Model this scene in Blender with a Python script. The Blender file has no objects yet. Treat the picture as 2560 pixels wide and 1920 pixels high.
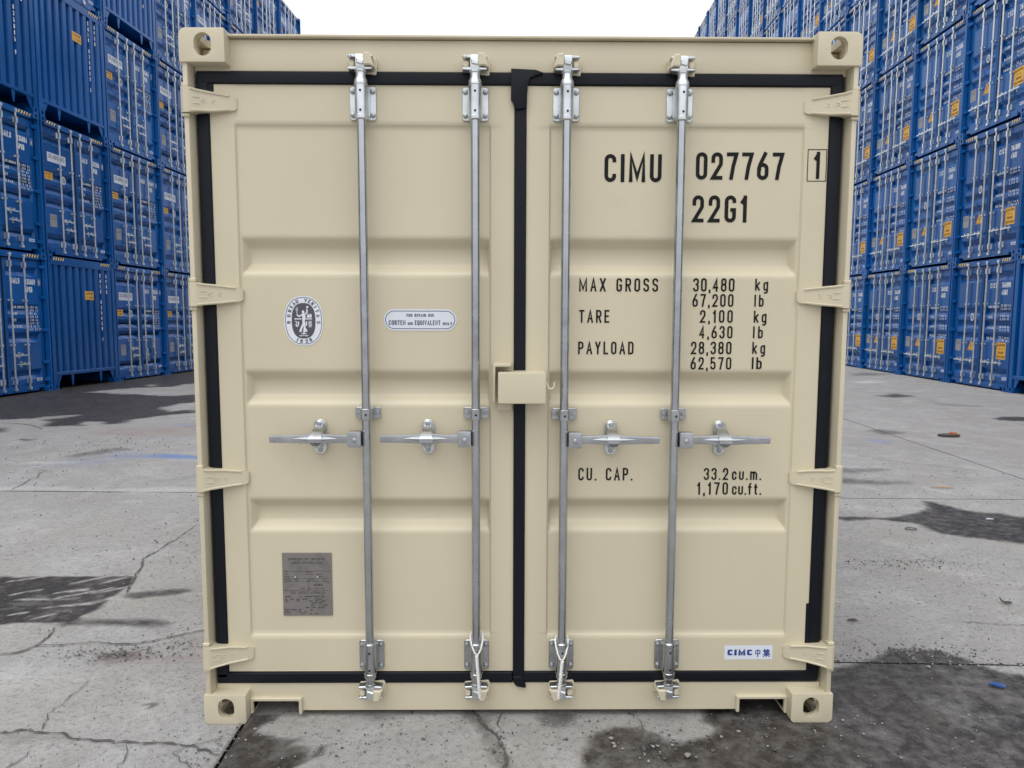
import bpy, bmesh, math, random
import numpy as np
from mathutils import Vector, Matrix

random.seed(7)
RNG = np.random.default_rng(11)
SC = bpy.context.scene
COL = SC.collection

# ------------------------------------------------------------------ camera
cam_d = bpy.data.cameras.new("camera")
cam_d.sensor_fit = 'HORIZONTAL'
cam_d.sensor_width = 36.0
cam_d.lens = 1862.161 / 2560 * 36.0
cam_d.clip_start = 0.05
cam_d.clip_end = 2000
cam = bpy.data.objects.new("camera", cam_d)
COL.objects.link(cam)
PITCH, YAW, ROLL = 0.096125, 0.010365, 0.0026966
_f = Vector((math.sin(YAW) * math.cos(PITCH), math.cos(YAW) * math.cos(PITCH), -math.sin(PITCH)))
_r = Vector((math.cos(YAW), -math.sin(YAW), 0))
_u = _r.cross(_f)
_c, _s = math.cos(ROLL), math.sin(ROLL)
_r, _u = _c * _r + _s * _u, -_s * _r + _c * _u
_m = Matrix((_r, _u, -_f)).transposed().to_4x4()
_m.translation = Vector((-0.06206, -2.75327, 1.59073))
cam.matrix_world = _m
SC.camera = cam

# ------------------------------------------------------------------ world, sun, exposure
SUN_EL, SUN_AZ = math.radians(64), math.radians(212)      # azimuth clockwise from +Y
W = bpy.data.worlds.new("World")
SC.world = W
W.use_nodes = True
wn, wl = W.node_tree.nodes, W.node_tree.links
wn.clear()
wo = wn.new("ShaderNodeOutputWorld")
bg = wn.new("ShaderNodeBackground")
sky = wn.new("ShaderNodeTexSky")
sky.sky_type = 'NISHITA'
sky.sun_disc = False
sky.sun_elevation = SUN_EL
sky.sun_rotation = SUN_AZ
sky.air_density = 1.0
sky.dust_density = 4.0
sky.ozone_density = 1.0
hs = wn.new("ShaderNodeHueSaturation")
hs.inputs["Saturation"].default_value = 0.14
wtc = wn.new("ShaderNodeTexCoord")
cl = wn.new("ShaderNodeTexNoise")
cl.inputs["Scale"].default_value = 1.6
cl.inputs["Detail"].default_value = 5
wmix = wn.new("ShaderNodeMix")
wmix.data_type = 'RGBA'
wmix.inputs["Factor"].default_value = 0.82
cr = wn.new("ShaderNodeMapRange")
cr.inputs["From Min"].default_value = 0.3
cr.inputs["From Max"].default_value = 0.7
cr.inputs["To Min"].default_value = 8.2
cr.inputs["To Max"].default_value = 10.2
cc = wn.new("ShaderNodeCombineColor")
wl.new(sky.outputs[0], hs.inputs["Color"])
wl.new(wtc.outputs["Generated"], cl.inputs["Vector"])
wl.new(cl.outputs["Fac"], cr.inputs["Value"])
sxyz = wn.new("ShaderNodeSeparateXYZ")          # CIE overcast sky: (1 + 2 sin h) / 3
wl.new(wtc.outputs["Generated"], sxyz.inputs[0])
zc_ = wn.new("ShaderNodeMath"); zc_.operation = 'MAXIMUM'; zc_.inputs[1].default_value = 0
wl.new(sxyz.outputs["Z"], zc_.inputs[0])
ov = wn.new("ShaderNodeMath"); ov.operation = 'MULTIPLY_ADD'
wl.new(zc_.outputs[0], ov.inputs[0]); ov.inputs[1].default_value = 2.0; ov.inputs[2].default_value = 1.0
om = wn.new("ShaderNodeMath"); om.operation = 'MULTIPLY'
wl.new(ov.outputs[0], om.inputs[0]); wl.new(cr.outputs[0], om.inputs[1])
for k, tint in enumerate((0.985, 1.0, 1.02)):
    tm = wn.new("ShaderNodeMath"); tm.operation = 'MULTIPLY'; tm.inputs[1].default_value = tint
    wl.new(om.outputs[0], tm.inputs[0])
    wl.new(tm.outputs[0], cc.inputs[k])
wl.new(hs.outputs[0], wmix.inputs["A"])
wl.new(cc.outputs[0], wmix.inputs["B"])
wl.new(wmix.outputs["Result"], bg.inputs["Color"])
bg.inputs["Strength"].default_value = 0.1
wl.new(bg.outputs[0], wo.inputs["Surface"])

sun_d = bpy.data.lights.new("sun", 'SUN')
sun_d.energy = 0.8
sun_d.angle = math.radians(40)
sun_d.color = (1.0, 0.97, 0.93)
sun = bpy.data.objects.new("sun", sun_d)
COL.objects.link(sun)
_sd = Vector((math.sin(SUN_AZ) * math.cos(SUN_EL), math.cos(SUN_AZ) * math.cos(SUN_EL), math.sin(SUN_EL)))
sun.rotation_euler = _sd.to_track_quat('Z', 'Y').to_euler()

SC.view_settings.view_transform = 'Standard'
SC.view_settings.look = 'None'
SC.view_settings.gamma = 1.0
SC.view_settings.exposure = -0.17
SC.view_settings.use_curve_mapping = False
SC.render.engine = 'CYCLES'
SC.cycles.max_bounces = 8
SC.cycles.use_denoising = True

# ------------------------------------------------------------------ materials
def new_mat(name):
    m = bpy.data.materials.new(name)
    m.use_nodes = True
    nt = m.node_tree
    return m, nt.nodes, nt.links, nt.nodes["Principled BSDF"]

def N(nodes, t, **kw):
    n = nodes.new(t)
    for k, v in kw.items():
        if hasattr(n, k):
            setattr(n, k, v)
        else:
            n.inputs[k.replace('_', ' ')].default_value = v
    return n

def mixc(nodes, links, fac, a, b, mode='MIX'):
    n = nodes.new("ShaderNodeMix")
    n.data_type = 'RGBA'
    n.blend_type = mode
    for sock, v in (("Factor", fac), ("A", a), ("B", b)):
        if isinstance(v, bpy.types.NodeSocket):
            links.new(v, n.inputs[sock])
        elif sock == "Factor":
            n.inputs[sock].default_value = v
        else:
            n.inputs[sock].default_value = (*v, 1)
    return n.outputs["Result"]

def mrange(nodes, links, v, a, b, c=0.0, d=1.0):
    n = nodes.new("ShaderNodeMapRange")
    links.new(v, n.inputs["Value"])
    for k, x in zip(("From Min", "From Max", "To Min", "To Max"), (a, b, c, d)):
        n.inputs[k].default_value = x
    return n.outputs[0]

def mth(nodes, links, op, a, b=None):
    n = nodes.new("ShaderNodeMath")
    n.operation = op
    for i, v in enumerate((a, b)):
        if v is None:
            continue
        if isinstance(v, bpy.types.NodeSocket):
            links.new(v, n.inputs[i])
        else:
            n.inputs[i].default_value = v
    return n.outputs[0]

def coords(nodes, links, rnd=True):
    tc = nodes.new("ShaderNodeTexCoord")
    if not rnd:
        return tc.outputs["Object"]
    oi = nodes.new("ShaderNodeObjectInfo")
    a = nodes.new("ShaderNodeVectorMath")
    a.operation = 'MULTIPLY_ADD'
    links.new(oi.outputs["Random"], a.inputs[0])
    a.inputs[1].default_value = (37.0, 53.0, 71.0)
    links.new(tc.outputs["Object"], a.inputs[2])
    return a.outputs[0]

def painted(name, col, rough=0.42, var=0.06, bump=0.04, bscale=220, dirt=None, spec=0.5, oil=0.25, big=1.6, tint=False):
    m, nd, ln, p = new_mat(name)
    co = coords(nd, ln)
    n1 = N(nd, "ShaderNodeTexNoise", Scale=big, Detail=5.0)
    n2 = N(nd, "ShaderNodeTexNoise", Scale=bscale, Detail=2.0)
    ln.new(co, n1.inputs["Vector"]); ln.new(co, n2.inputs["Vector"])
    lo = tuple(c * (1 - var) for c in col); hi = tuple(min(1, c * (1 + var)) for c in col)
    f = mrange(nd, ln, n1.outputs["Fac"], 0.3, 0.7)
    c = mixc(nd, ln, f, lo, hi)
    if dirt:
        n3 = N(nd, "ShaderNodeTexNoise", Scale=dirt[2], Detail=8.0, Roughness=0.65)
        ln.new(co, n3.inputs["Vector"])
        f3 = mrange(nd, ln, n3.outputs["Fac"], dirt[3], dirt[3] + 0.16, 0, dirt[1])
        c = mixc(nd, ln, f3, c, dirt[0])
    if tint:
        oi = nd.new("ShaderNodeObjectInfo")
        c = mixc(nd, ln, 1.0, c, oi.outputs["Color"], 'MULTIPLY')
    ln.new(c, p.inputs["Base Color"])
    ln.new(mrange(nd, ln, n1.outputs["Fac"], 0.3, 0.7, rough - 0.05, rough + 0.07), p.inputs["Roughness"])
    p.inputs["Specular IOR Level"].default_value = spec
    if bump:
        b = N(nd, "ShaderNodeBump", Strength=bump, Distance=0.002)
        ln.new(n2.outputs["Fac"], b.inputs["Height"])
        n4 = N(nd, "ShaderNodeTexNoise", Scale=2.2, Detail=2.0)      # oil-canning of the sheet
        ln.new(co, n4.inputs["Vector"])
        b2 = N(nd, "ShaderNodeBump", Strength=oil, Distance=0.006)
        ln.new(n4.outputs["Fac"], b2.inputs["Height"])
        ln.new(b.outputs[0], b2.inputs["Normal"])
        ln.new(b2.outputs[0], p.inputs["Normal"])
    return m

def metal(name, col, rough, var=0.12, bscale=90):
    m, nd, ln, p = new_mat(name)
    co = coords(nd, ln)
    n1 = N(nd, "ShaderNodeTexNoise", Scale=14.0, Detail=4.0)
    n2 = N(nd, "ShaderNodeTexNoise", Scale=bscale, Detail=3.0)
    ln.new(co, n1.inputs["Vector"]); ln.new(co, n2.inputs["Vector"])
    f = mrange(nd, ln, n1.outputs["Fac"], 0.3, 0.7)
    ln.new(mixc(nd, ln, f, tuple(c * (1 - var) for c in col), tuple(min(1, c * (1 + var)) for c in col)), p.inputs["Base Color"])
    ln.new(mrange(nd, ln, n1.outputs["Fac"], 0.25, 0.75, rough - 0.08, rough + 0.1), p.inputs["Roughness"])
    p.inputs["Metallic"].default_value = 1.0
    b = N(nd, "ShaderNodeBump", Strength=0.025, Distance=0.002)
    ln.new(n2.outputs["Fac"], b.inputs["Height"])
    ln.new(b.outputs[0], p.inputs["Normal"])
    return m

CREAM = painted("cream_paint", (0.595, 0.535, 0.392), 0.38, 0.03, 0.05, 260, ((0.47, 0.41, 0.29), 0.3, 6.0, 0.63))
BLUE = painted("blue_paint", (0.003, 0.093, 0.325), 0.20, 0.12, 0.015, 120, ((0.008, 0.105, 0.30), 0.5, 3.5, 0.6), big=0.7, spec=0.33, oil=0.05, tint=True)
GALV = metal("galvanised_steel", (0.49, 0.51, 0.535), 0.22, 0.08)
ZINC = metal("zinc_casting", (0.66, 0.69, 0.71), 0.38, 0.2, 60)
BOLT = metal("bolt_steel", (0.42, 0.44, 0.46), 0.45)
RODB = metal("bar_steel", (0.70, 0.73, 0.74), 0.42)
RUBBER = painted("black_rubber", (0.006, 0.008, 0.013), 0.45, 0.15, 0.1, 60, ((0.016, 0.019, 0.024), 0.4, 12.0, 0.62), spec=0.2)
INK = painted("black_ink", (0.008, 0.008, 0.009), 0.55, 0.1, 0.0, spec=0.2)
GREYINK = painted("grey_ink", (0.075, 0.07, 0.085), 0.5, 0.1, 0.0)
NAVY = painted("navy_ink", (0.02, 0.05, 0.26), 0.5, 0.1, 0.0)
DARKBLUE = painted("dark_blue_ink", (0.035, 0.045, 0.10), 0.5, 0.1, 0.0)
WHITE = painted("white_vinyl", (0.70, 0.73, 0.80), 0.4, 0.03, 0.0)
WHITEINK = painted("white_ink", (0.75, 0.78, 0.80), 0.5, 0.08, 0.0)
PLATE = painted("grey_plate", (0.185, 0.168, 0.16), 0.5, 0.12, 0.06, 80, ((0.10, 0.095, 0.095), 0.6, 14.0, 0.5))
LPLATE = painted("pale_plate", (0.30, 0.30, 0.30), 0.4, 0.08, 0.0)
PLATEINK = painted("plate_ink", (0.06, 0.058, 0.06), 0.5, 0.1, 0.0)
ORANGE = painted("orange_vinyl", (0.80, 0.42, 0.05), 0.45, 0.06, 0.0)
YELLOW = painted("yellow_tape", (0.82, 0.64, 0.36), 0.45, 0.06, 0.0)
BLACK = painted("black_paint", (0.01, 0.01, 0.011), 0.55, 0.1, 0.0)
ROPE = painted("white_cord", (0.78, 0.77, 0.74), 0.8, 0.08, 0.3, 300)
FLOORWOOD = painted("dark_underframe", (0.02, 0.02, 0.02), 0.8, 0.2, 0.1)
STONES = [painted("stone_grey", (0.30, 0.29, 0.28), 0.85, 0.2, 0.2), painted("stone_dark", (0.10, 0.095, 0.095), 0.8, 0.2, 0.2),
          painted("stone_pale", (0.27, 0.255, 0.24), 0.8, 0.1, 0.2)]
SCRAP_BLUE = painted("blue_plastic", (0.03, 0.085, 0.27), 0.4, 0.1, 0.1)
SCRAP_ORANGE = painted("orange_plastic", (0.62, 0.16, 0.06), 0.5, 0.1, 0.1)
WOODY = painted("pale_wood", (0.45, 0.32, 0.2), 0.7, 0.15, 0.2)
LEAFM = painted("dead_leaf", (0.09, 0.075, 0.06), 0.8, 0.2, 0.2)

# ground
def ground_material():
    m, nd, ln, p = new_mat("concrete_yard")
    g = nd.new("ShaderNodeNewGeometry")
    co = g.outputs["Position"]
    def noise(s, d=5.0, r=0.55, dist=0.0):
        n = N(nd, "ShaderNodeTexNoise", Scale=s, Detail=d, Roughness=r, Distortion=dist)
        ln.new(co, n.inputs["Vector"])
        return n.outputs["Fac"]
    def attr(nm):
        a = nd.new("ShaderNodeAttribute"); a.attribute_name = nm
        return a.outputs["Fac"]
    big, mid, fine, grain = noise(0.55, 6, 0.6, 0.4), noise(3.5, 7, 0.65), noise(38, 5, 0.7), noise(210, 2)
    blot = noise(1.7, 8, 0.7, 0.8)
    c = mixc(nd, ln, mrange(nd, ln, big, 0.3, 0.7), (0.30, 0.288, 0.276), (0.45, 0.438, 0.425))
    c = mixc(nd, ln, mrange(nd, ln, noise(0.9, 5, 0.6, 1.0), 0.38, 0.62, 0.0, 0.85), c, mixc(nd, ln, mrange(nd, ln, noise(1.3, 3), 0.4, 0.6), (0.385, 0.385, 0.388), (0.37, 0.342, 0.312)))
    c = mixc(nd, ln, mrange(nd, ln, mid, 0.3, 0.72, 0.0, 0.6), c, (0.31, 0.30, 0.293))
    c = mixc(nd, ln, mrange(nd, ln, blot, 0.5, 0.7, 0.0, 0.55), c, (0.53, 0.52, 0.515))
    c = mixc(nd, ln, mrange(nd, ln, fine, 0.51, 0.70, 0.0, 0.75), c, (0.17, 0.16, 0.152))
    c = mixc(nd, ln, mrange(nd, ln, noise(11, 6, 0.7, 0.6), 0.5, 0.72, 0.0, 0.55), c, (0.25, 0.24, 0.232))
    c = mixc(nd, ln, mrange(nd, ln, grain, 0.52, 0.7, 0.0, 0.6), c, (0.12, 0.115, 0.11))
    # pits and embedded grit
    vo = N(nd, "ShaderNodeTexVoronoi", Scale=34.0, Randomness=1.0)
    ln.new(co, vo.inputs["Vector"])
    pit = mrange(nd, ln, vo.outputs["Distance"], 0.10, 0.17, 1.0, 0.0)
    pit = mth(nd, ln, 'MULTIPLY', pit, mrange(nd, ln, noise(5.0, 4), 0.5, 0.6))
    c = mixc(nd, ln, mth(nd, ln, 'MULTIPLY', pit, 0.8), c, (0.07, 0.066, 0.063))
    vo2 = N(nd, "ShaderNodeTexVoronoi", Scale=85.0, Randomness=1.0)
    ln.new(co, vo2.inputs["Vector"])
    grit = mrange(nd, ln, vo2.outputs["Distance"], 0.12, 0.2, 1.0, 0.0)
    grit = mth(nd, ln, 'MULTIPLY', grit, mrange(nd, ln, noise(9.0, 4), 0.52, 0.62))
    c = mixc(nd, ln, mth(nd, ln, 'MULTIPLY', grit, 0.6), c, (0.46, 0.44, 0.42))
    # paint and rust marks
    c = mixc(nd, ln, mth(nd, ln, 'MULTIPLY', attr("rust"), mrange(nd, ln, mid, 0.3, 0.6, 0.3, 1.0)), c, (0.30, 0.24, 0.225))
    c = mixc(nd, ln, mth(nd, ln, 'MULTIPLY', attr("blue"), mrange(nd, ln, fine, 0.3, 0.55, 1.0, 0.45)), c, (0.035, 0.17, 0.50))
    c = mixc(nd, ln, mth(nd, ln, 'MULTIPLY', attr("pale"), mrange(nd, ln, fine, 0.35, 0.6, 1.0, 0.3)), c, (0.62, 0.61, 0.59))
    # wet
    wet = mth(nd, ln, 'ADD', attr("wet"), mth(nd, ln, 'MULTIPLY', mth(nd, ln, 'SUBTRACT', noise(16, 4, 0.65), 0.5), 0.9))
    wet = mrange(nd, ln, wet, 0.1, 1.0)
    spark = noise(120, 3, 0.6)
    wcol = mixc(nd, ln, 1.0, c, (0.12, 0.105, 0.097), "MULTIPLY")
    wcol = mixc(nd, ln, 0.3, wcol, (0.04, 0.035, 0.033))
    wcol = mixc(nd, ln, mrange(nd, ln, spark, 0.5, 0.7, 0.0, 0.75), wcol, (0.022, 0.019, 0.018))
    wcol = mixc(nd, ln, mrange(nd, ln, mid, 0.45, 0.7, 0.0, 0.5), wcol, (0.085, 0.070, 0.058))
    c = mixc(nd, ln, wet, c, wcol)
    ln.new(c, p.inputs["Base Color"])
    dry_r = mrange(nd, ln, mid, 0.3, 0.7, 0.72, 0.9)
    wet_r = mrange(nd, ln, fine, 0.35, 0.65, 0.30, 0.62)
    rr = nd.new("ShaderNodeMix"); rr.data_type = 'FLOAT'
    ln.new(wet, rr.inputs["Factor"]); ln.new(dry_r, rr.inputs["A"]); ln.new(wet_r, rr.inputs["B"])
    ln.new(rr.outputs["Result"], p.inputs["Roughness"])
    ln.new(mrange(nd, ln, wet, 0, 1, 0.4, 0.3), p.inputs["Specular IOR Level"])
    h = mth(nd, ln, 'ADD', mth(nd, ln, 'MULTIPLY', fine, 0.5), mth(nd, ln, 'MULTIPLY', grain, 0.3))
    h = mth(nd, ln, 'SUBTRACT', h, mth(nd, ln, 'MULTIPLY', pit, 0.5))
    h = mth(nd, ln, 'ADD', h, mth(nd, ln, 'MULTIPLY', grit, 0.3))
    h = mth(nd, ln, 'ADD', h, mth(nd, ln, 'MULTIPLY', mid, 0.8))
    b = N(nd, "ShaderNodeBump", Distance=0.012)
    ln.new(mrange(nd, ln, wet, 0, 1, 0.8, 0.7), b.inputs["Strength"])
    ln.new(h, b.inputs["Height"])
    ln.new(b.outputs[0], p.inputs["Normal"])
    return m
CONCRETE = ground_material()
DIRT = painted("joint_dirt", (0.06, 0.055, 0.05), 0.9, 0.25, 0.3, 60)
CRACKM = painted("crack_dirt", (0.075, 0.068, 0.064), 0.9, 0.35, 0.4, 50, ((0.16, 0.15, 0.145), 0.8, 14.0, 0.5))

# ------------------------------------------------------------------ mesh builder
class MB:
    def __init__(self):
        self.v, self.f, self.mi = [], [], []
    def add(self, verts, faces, mat=0):
        o = len(self.v)
        self.v.extend([tuple(p) for p in verts])
        for f in faces:
            self.f.append(tuple(i + o for i in f)); self.mi.append(mat)
        return self
    def bm(self, bm, mat=0):
        bm.verts.index_update()
        self.add([v.co for v in bm.verts], [[v.index for v in f.verts] for f in bm.faces], mat)
        bm.free()
        return self
    def solid(self, verts, faces, bev=0.0, seg=2, mat=0):
        if not bev:
            return self.add(verts, faces, mat)
        bm = bmesh.new()
        vs = [bm.verts.new(p) for p in verts]
        for f in faces:
            bm.faces.new([vs[i] for i in f])
        bmesh.ops.recalc_face_normals(bm, faces=bm.faces)
        es = [e for e in bm.edges if len(e.link_faces) == 2 and e.calc_face_angle(0) > 0.5]
        bmesh.ops.bevel(bm, geom=es, offset=bev, segments=seg, affect='EDGES', profile=0.6, clamp_overlap=True)
        return self.bm(bm, mat)
    def box(self, x0, x1, y0, y1, z0, z1, bev=0.0, seg=2, mat=0):
        v = [(x0, y0, z0), (x1, y0, z0), (x1, y1, z0), (x0, y1, z0), (x0, y0, z1), (x1, y0, z1), (x1, y1, z1), (x0, y1, z1)]
        f = [(0, 3, 2, 1), (4, 5, 6, 7), (0, 1, 5, 4), (1, 2, 6, 5), (2, 3, 7, 6), (3, 0, 4, 7)]
        return self.solid(v, f, bev, seg, mat)
    def prism(self, poly, a, b, axis='y', bev=0.0, seg=2, mat=0):
        n = len(poly)
        def P(q, t):
            return (q[0], t, q[1]) if axis == 'y' else (q[0], q[1], t) if axis == 'z' else (t, q[0], q[1])
        v = [P(q, a) for q in poly] + [P(q, b) for q in poly]
        f = [tuple(range(n)), tuple(range(2 * n - 1, n - 1, -1))] + [(i, i + n, (i + 1) % n + n, (i + 1) % n) for i in range(n)]
        return self.solid(v, f, bev, seg, mat)
    def lathe(self, prof, cx, cy, n=20, mat=0, axis='z', cap=True):
        v, f = [], []
        for (r, t) in prof:
            for k in range(n):
                a = 2 * math.pi * k / n
                if axis == 'z':
                    v.append((cx + r * math.cos(a), cy + r * math.sin(a), t))
                else:                      # axis y: cx, cy are x, z
                    v.append((cx + r * math.cos(a), t, cy + r * math.sin(a)))
        for i in range(len(prof) - 1):
            for k in range(n):
                k2 = (k + 1) % n
                f.append((i * n + k, i * n + k2, (i + 1) * n + k2, (i + 1) * n + k))
        if cap:
            f.append(tuple(range(n - 1, -1, -1))); f.append(tuple(range((len(prof) - 1) * n, len(prof) * n)))
        return self.add(v, f, mat)
    def tube(self, pts, r, n=8, mat=0, closed=False):
        pts = [Vector(p) for p in pts]
        m = len(pts); v, f = [], []
        up = None
        for i, p in enumerate(pts):
            if closed:
                t = (pts[(i + 1) % m] - pts[i - 1]).normalized()
            else:
                t = (pts[min(i + 1, m - 1)] - pts[max(i - 1, 0)]).normalized()
            if up is None:
                up = t.orthogonal().normalized()
            up = (up - t * up.dot(t)).normalized()
            s = t.cross(up)
            rr = r[i] if isinstance(r, (list, tuple)) else r
            for k in range(n):
                a = 2 * math.pi * k / n
                v.append(p + up * (rr * math.cos(a)) + s * (rr * math.sin(a)))
        for i in range(m if closed else m - 1):
            j = (i + 1) % m
            for k in range(n):
                k2 = (k + 1) % n
                f.append((i * n + k, i * n + k2, j * n + k2, j * n + k))
        if not closed:
            f.append(tuple(range(n - 1, -1, -1))); f.append(tuple(range((m - 1) * n, m * n)))
        return self.add(v, f, mat)
    def loft(self, secs, mat=0):
        n = len(secs[0]); v = [p for s in secs for p in s]; f = []
        for i in range(len(secs) - 1):
            for k in range(n):
                k2 = (k + 1) % n
                f.append((i * n + k, i * n + k2, (i + 1) * n + k2, (i + 1) * n + k))
        f.append(tuple(range(n - 1, -1, -1))); f.append(tuple(range((len(secs) - 1) * n, len(secs) * n)))
        return self.add(v, f, mat)
    def append(self, other, mat_off=0):
        o = len(self.v)
        self.v.extend(other.v)
        self.f.extend([tuple(i + o for i in f) for f in other.f]); self.mi.extend([i + mat_off for i in other.mi])
        return self
    def mesh(self, name, mats, smooth=32, recalc=True):
        me = bpy.data.meshes.new(name)
        me.from_pydata(self.v, [], self.f)
        mats = mats if isinstance(mats, (list, tuple)) else [mats]
        for m in mats:
            me.materials.append(m)
        if len(mats) > 1:
            me.polygons.foreach_set("material_index", self.mi)
        if recalc:
            bm = bmesh.new(); bm.from_mesh(me)
            bmesh.ops.recalc_face_normals(bm, faces=bm.faces)
            bm.to_mesh(me); bm.free()
        if smooth:
            me.polygons.foreach_set("use_smooth", [True] * len(me.polygons))
            me.set_sharp_from_angle(angle=math.radians(smooth))
        me.update()
        return me

MADE = []
def obj(name, me, parent=None, mats=None, **kw):
    if isinstance(me, MB):
        me = me.mesh(name, mats, **kw)
    o = bpy.data.objects.new(name, me)
    COL.objects.link(o)
    MADE.append(o)
    if parent is not None:
        o.parent = parent
    return o

def tag(o, label=None, cat=None, group=None, kind=None):
    if label: o["label"] = label
    if cat: o["category"] = cat
    if group: o["group"] = group
    if kind: o["kind"] = kind
    return o

def empty(name):
    o = bpy.data.objects.new(name, None)
    o.empty_display_size = 0.2
    COL.objects.link(o)
    return o

def stadium(cx, cz, w, h, n=8):
    """rounded slot outline, w wide h tall"""
    r = min(w, h) / 2; P = []
    for (ox, oz, a0) in ((w / 2 - r, h / 2 - r, 0), (-(w / 2 - r), h / 2 - r, 90), (-(w / 2 - r), -(h / 2 - r), 180), (w / 2 - r, -(h / 2 - r), 270)):
        for k in range(n + 1):
            a = math.radians(a0 + 90 * k / n)
            q = (cx + ox + r * math.cos(a), cz + oz + r * math.sin(a))
            if not P or abs(P[-1][0] - q[0]) + abs(P[-1][1] - q[1]) > 1e-6:
                P.append(q)
    if abs(P[0][0] - P[-1][0]) + abs(P[0][1] - P[-1][1]) < 1e-6:
        P.pop()
    return P

def rrect(x0, x1, z0, z1, r, n=4):
    P = []
    for (ox, oz, a0) in ((x1 - r, z1 - r, 0), (x0 + r, z1 - r, 90), (x0 + r, z0 + r, 180), (x1 - r, z0 + r, 270)):
        for k in range(n + 1):
            a = math.radians(a0 + 90 * k / n)
            P.append((ox + r * math.cos(a), oz + r * math.sin(a)))
    return P

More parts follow.
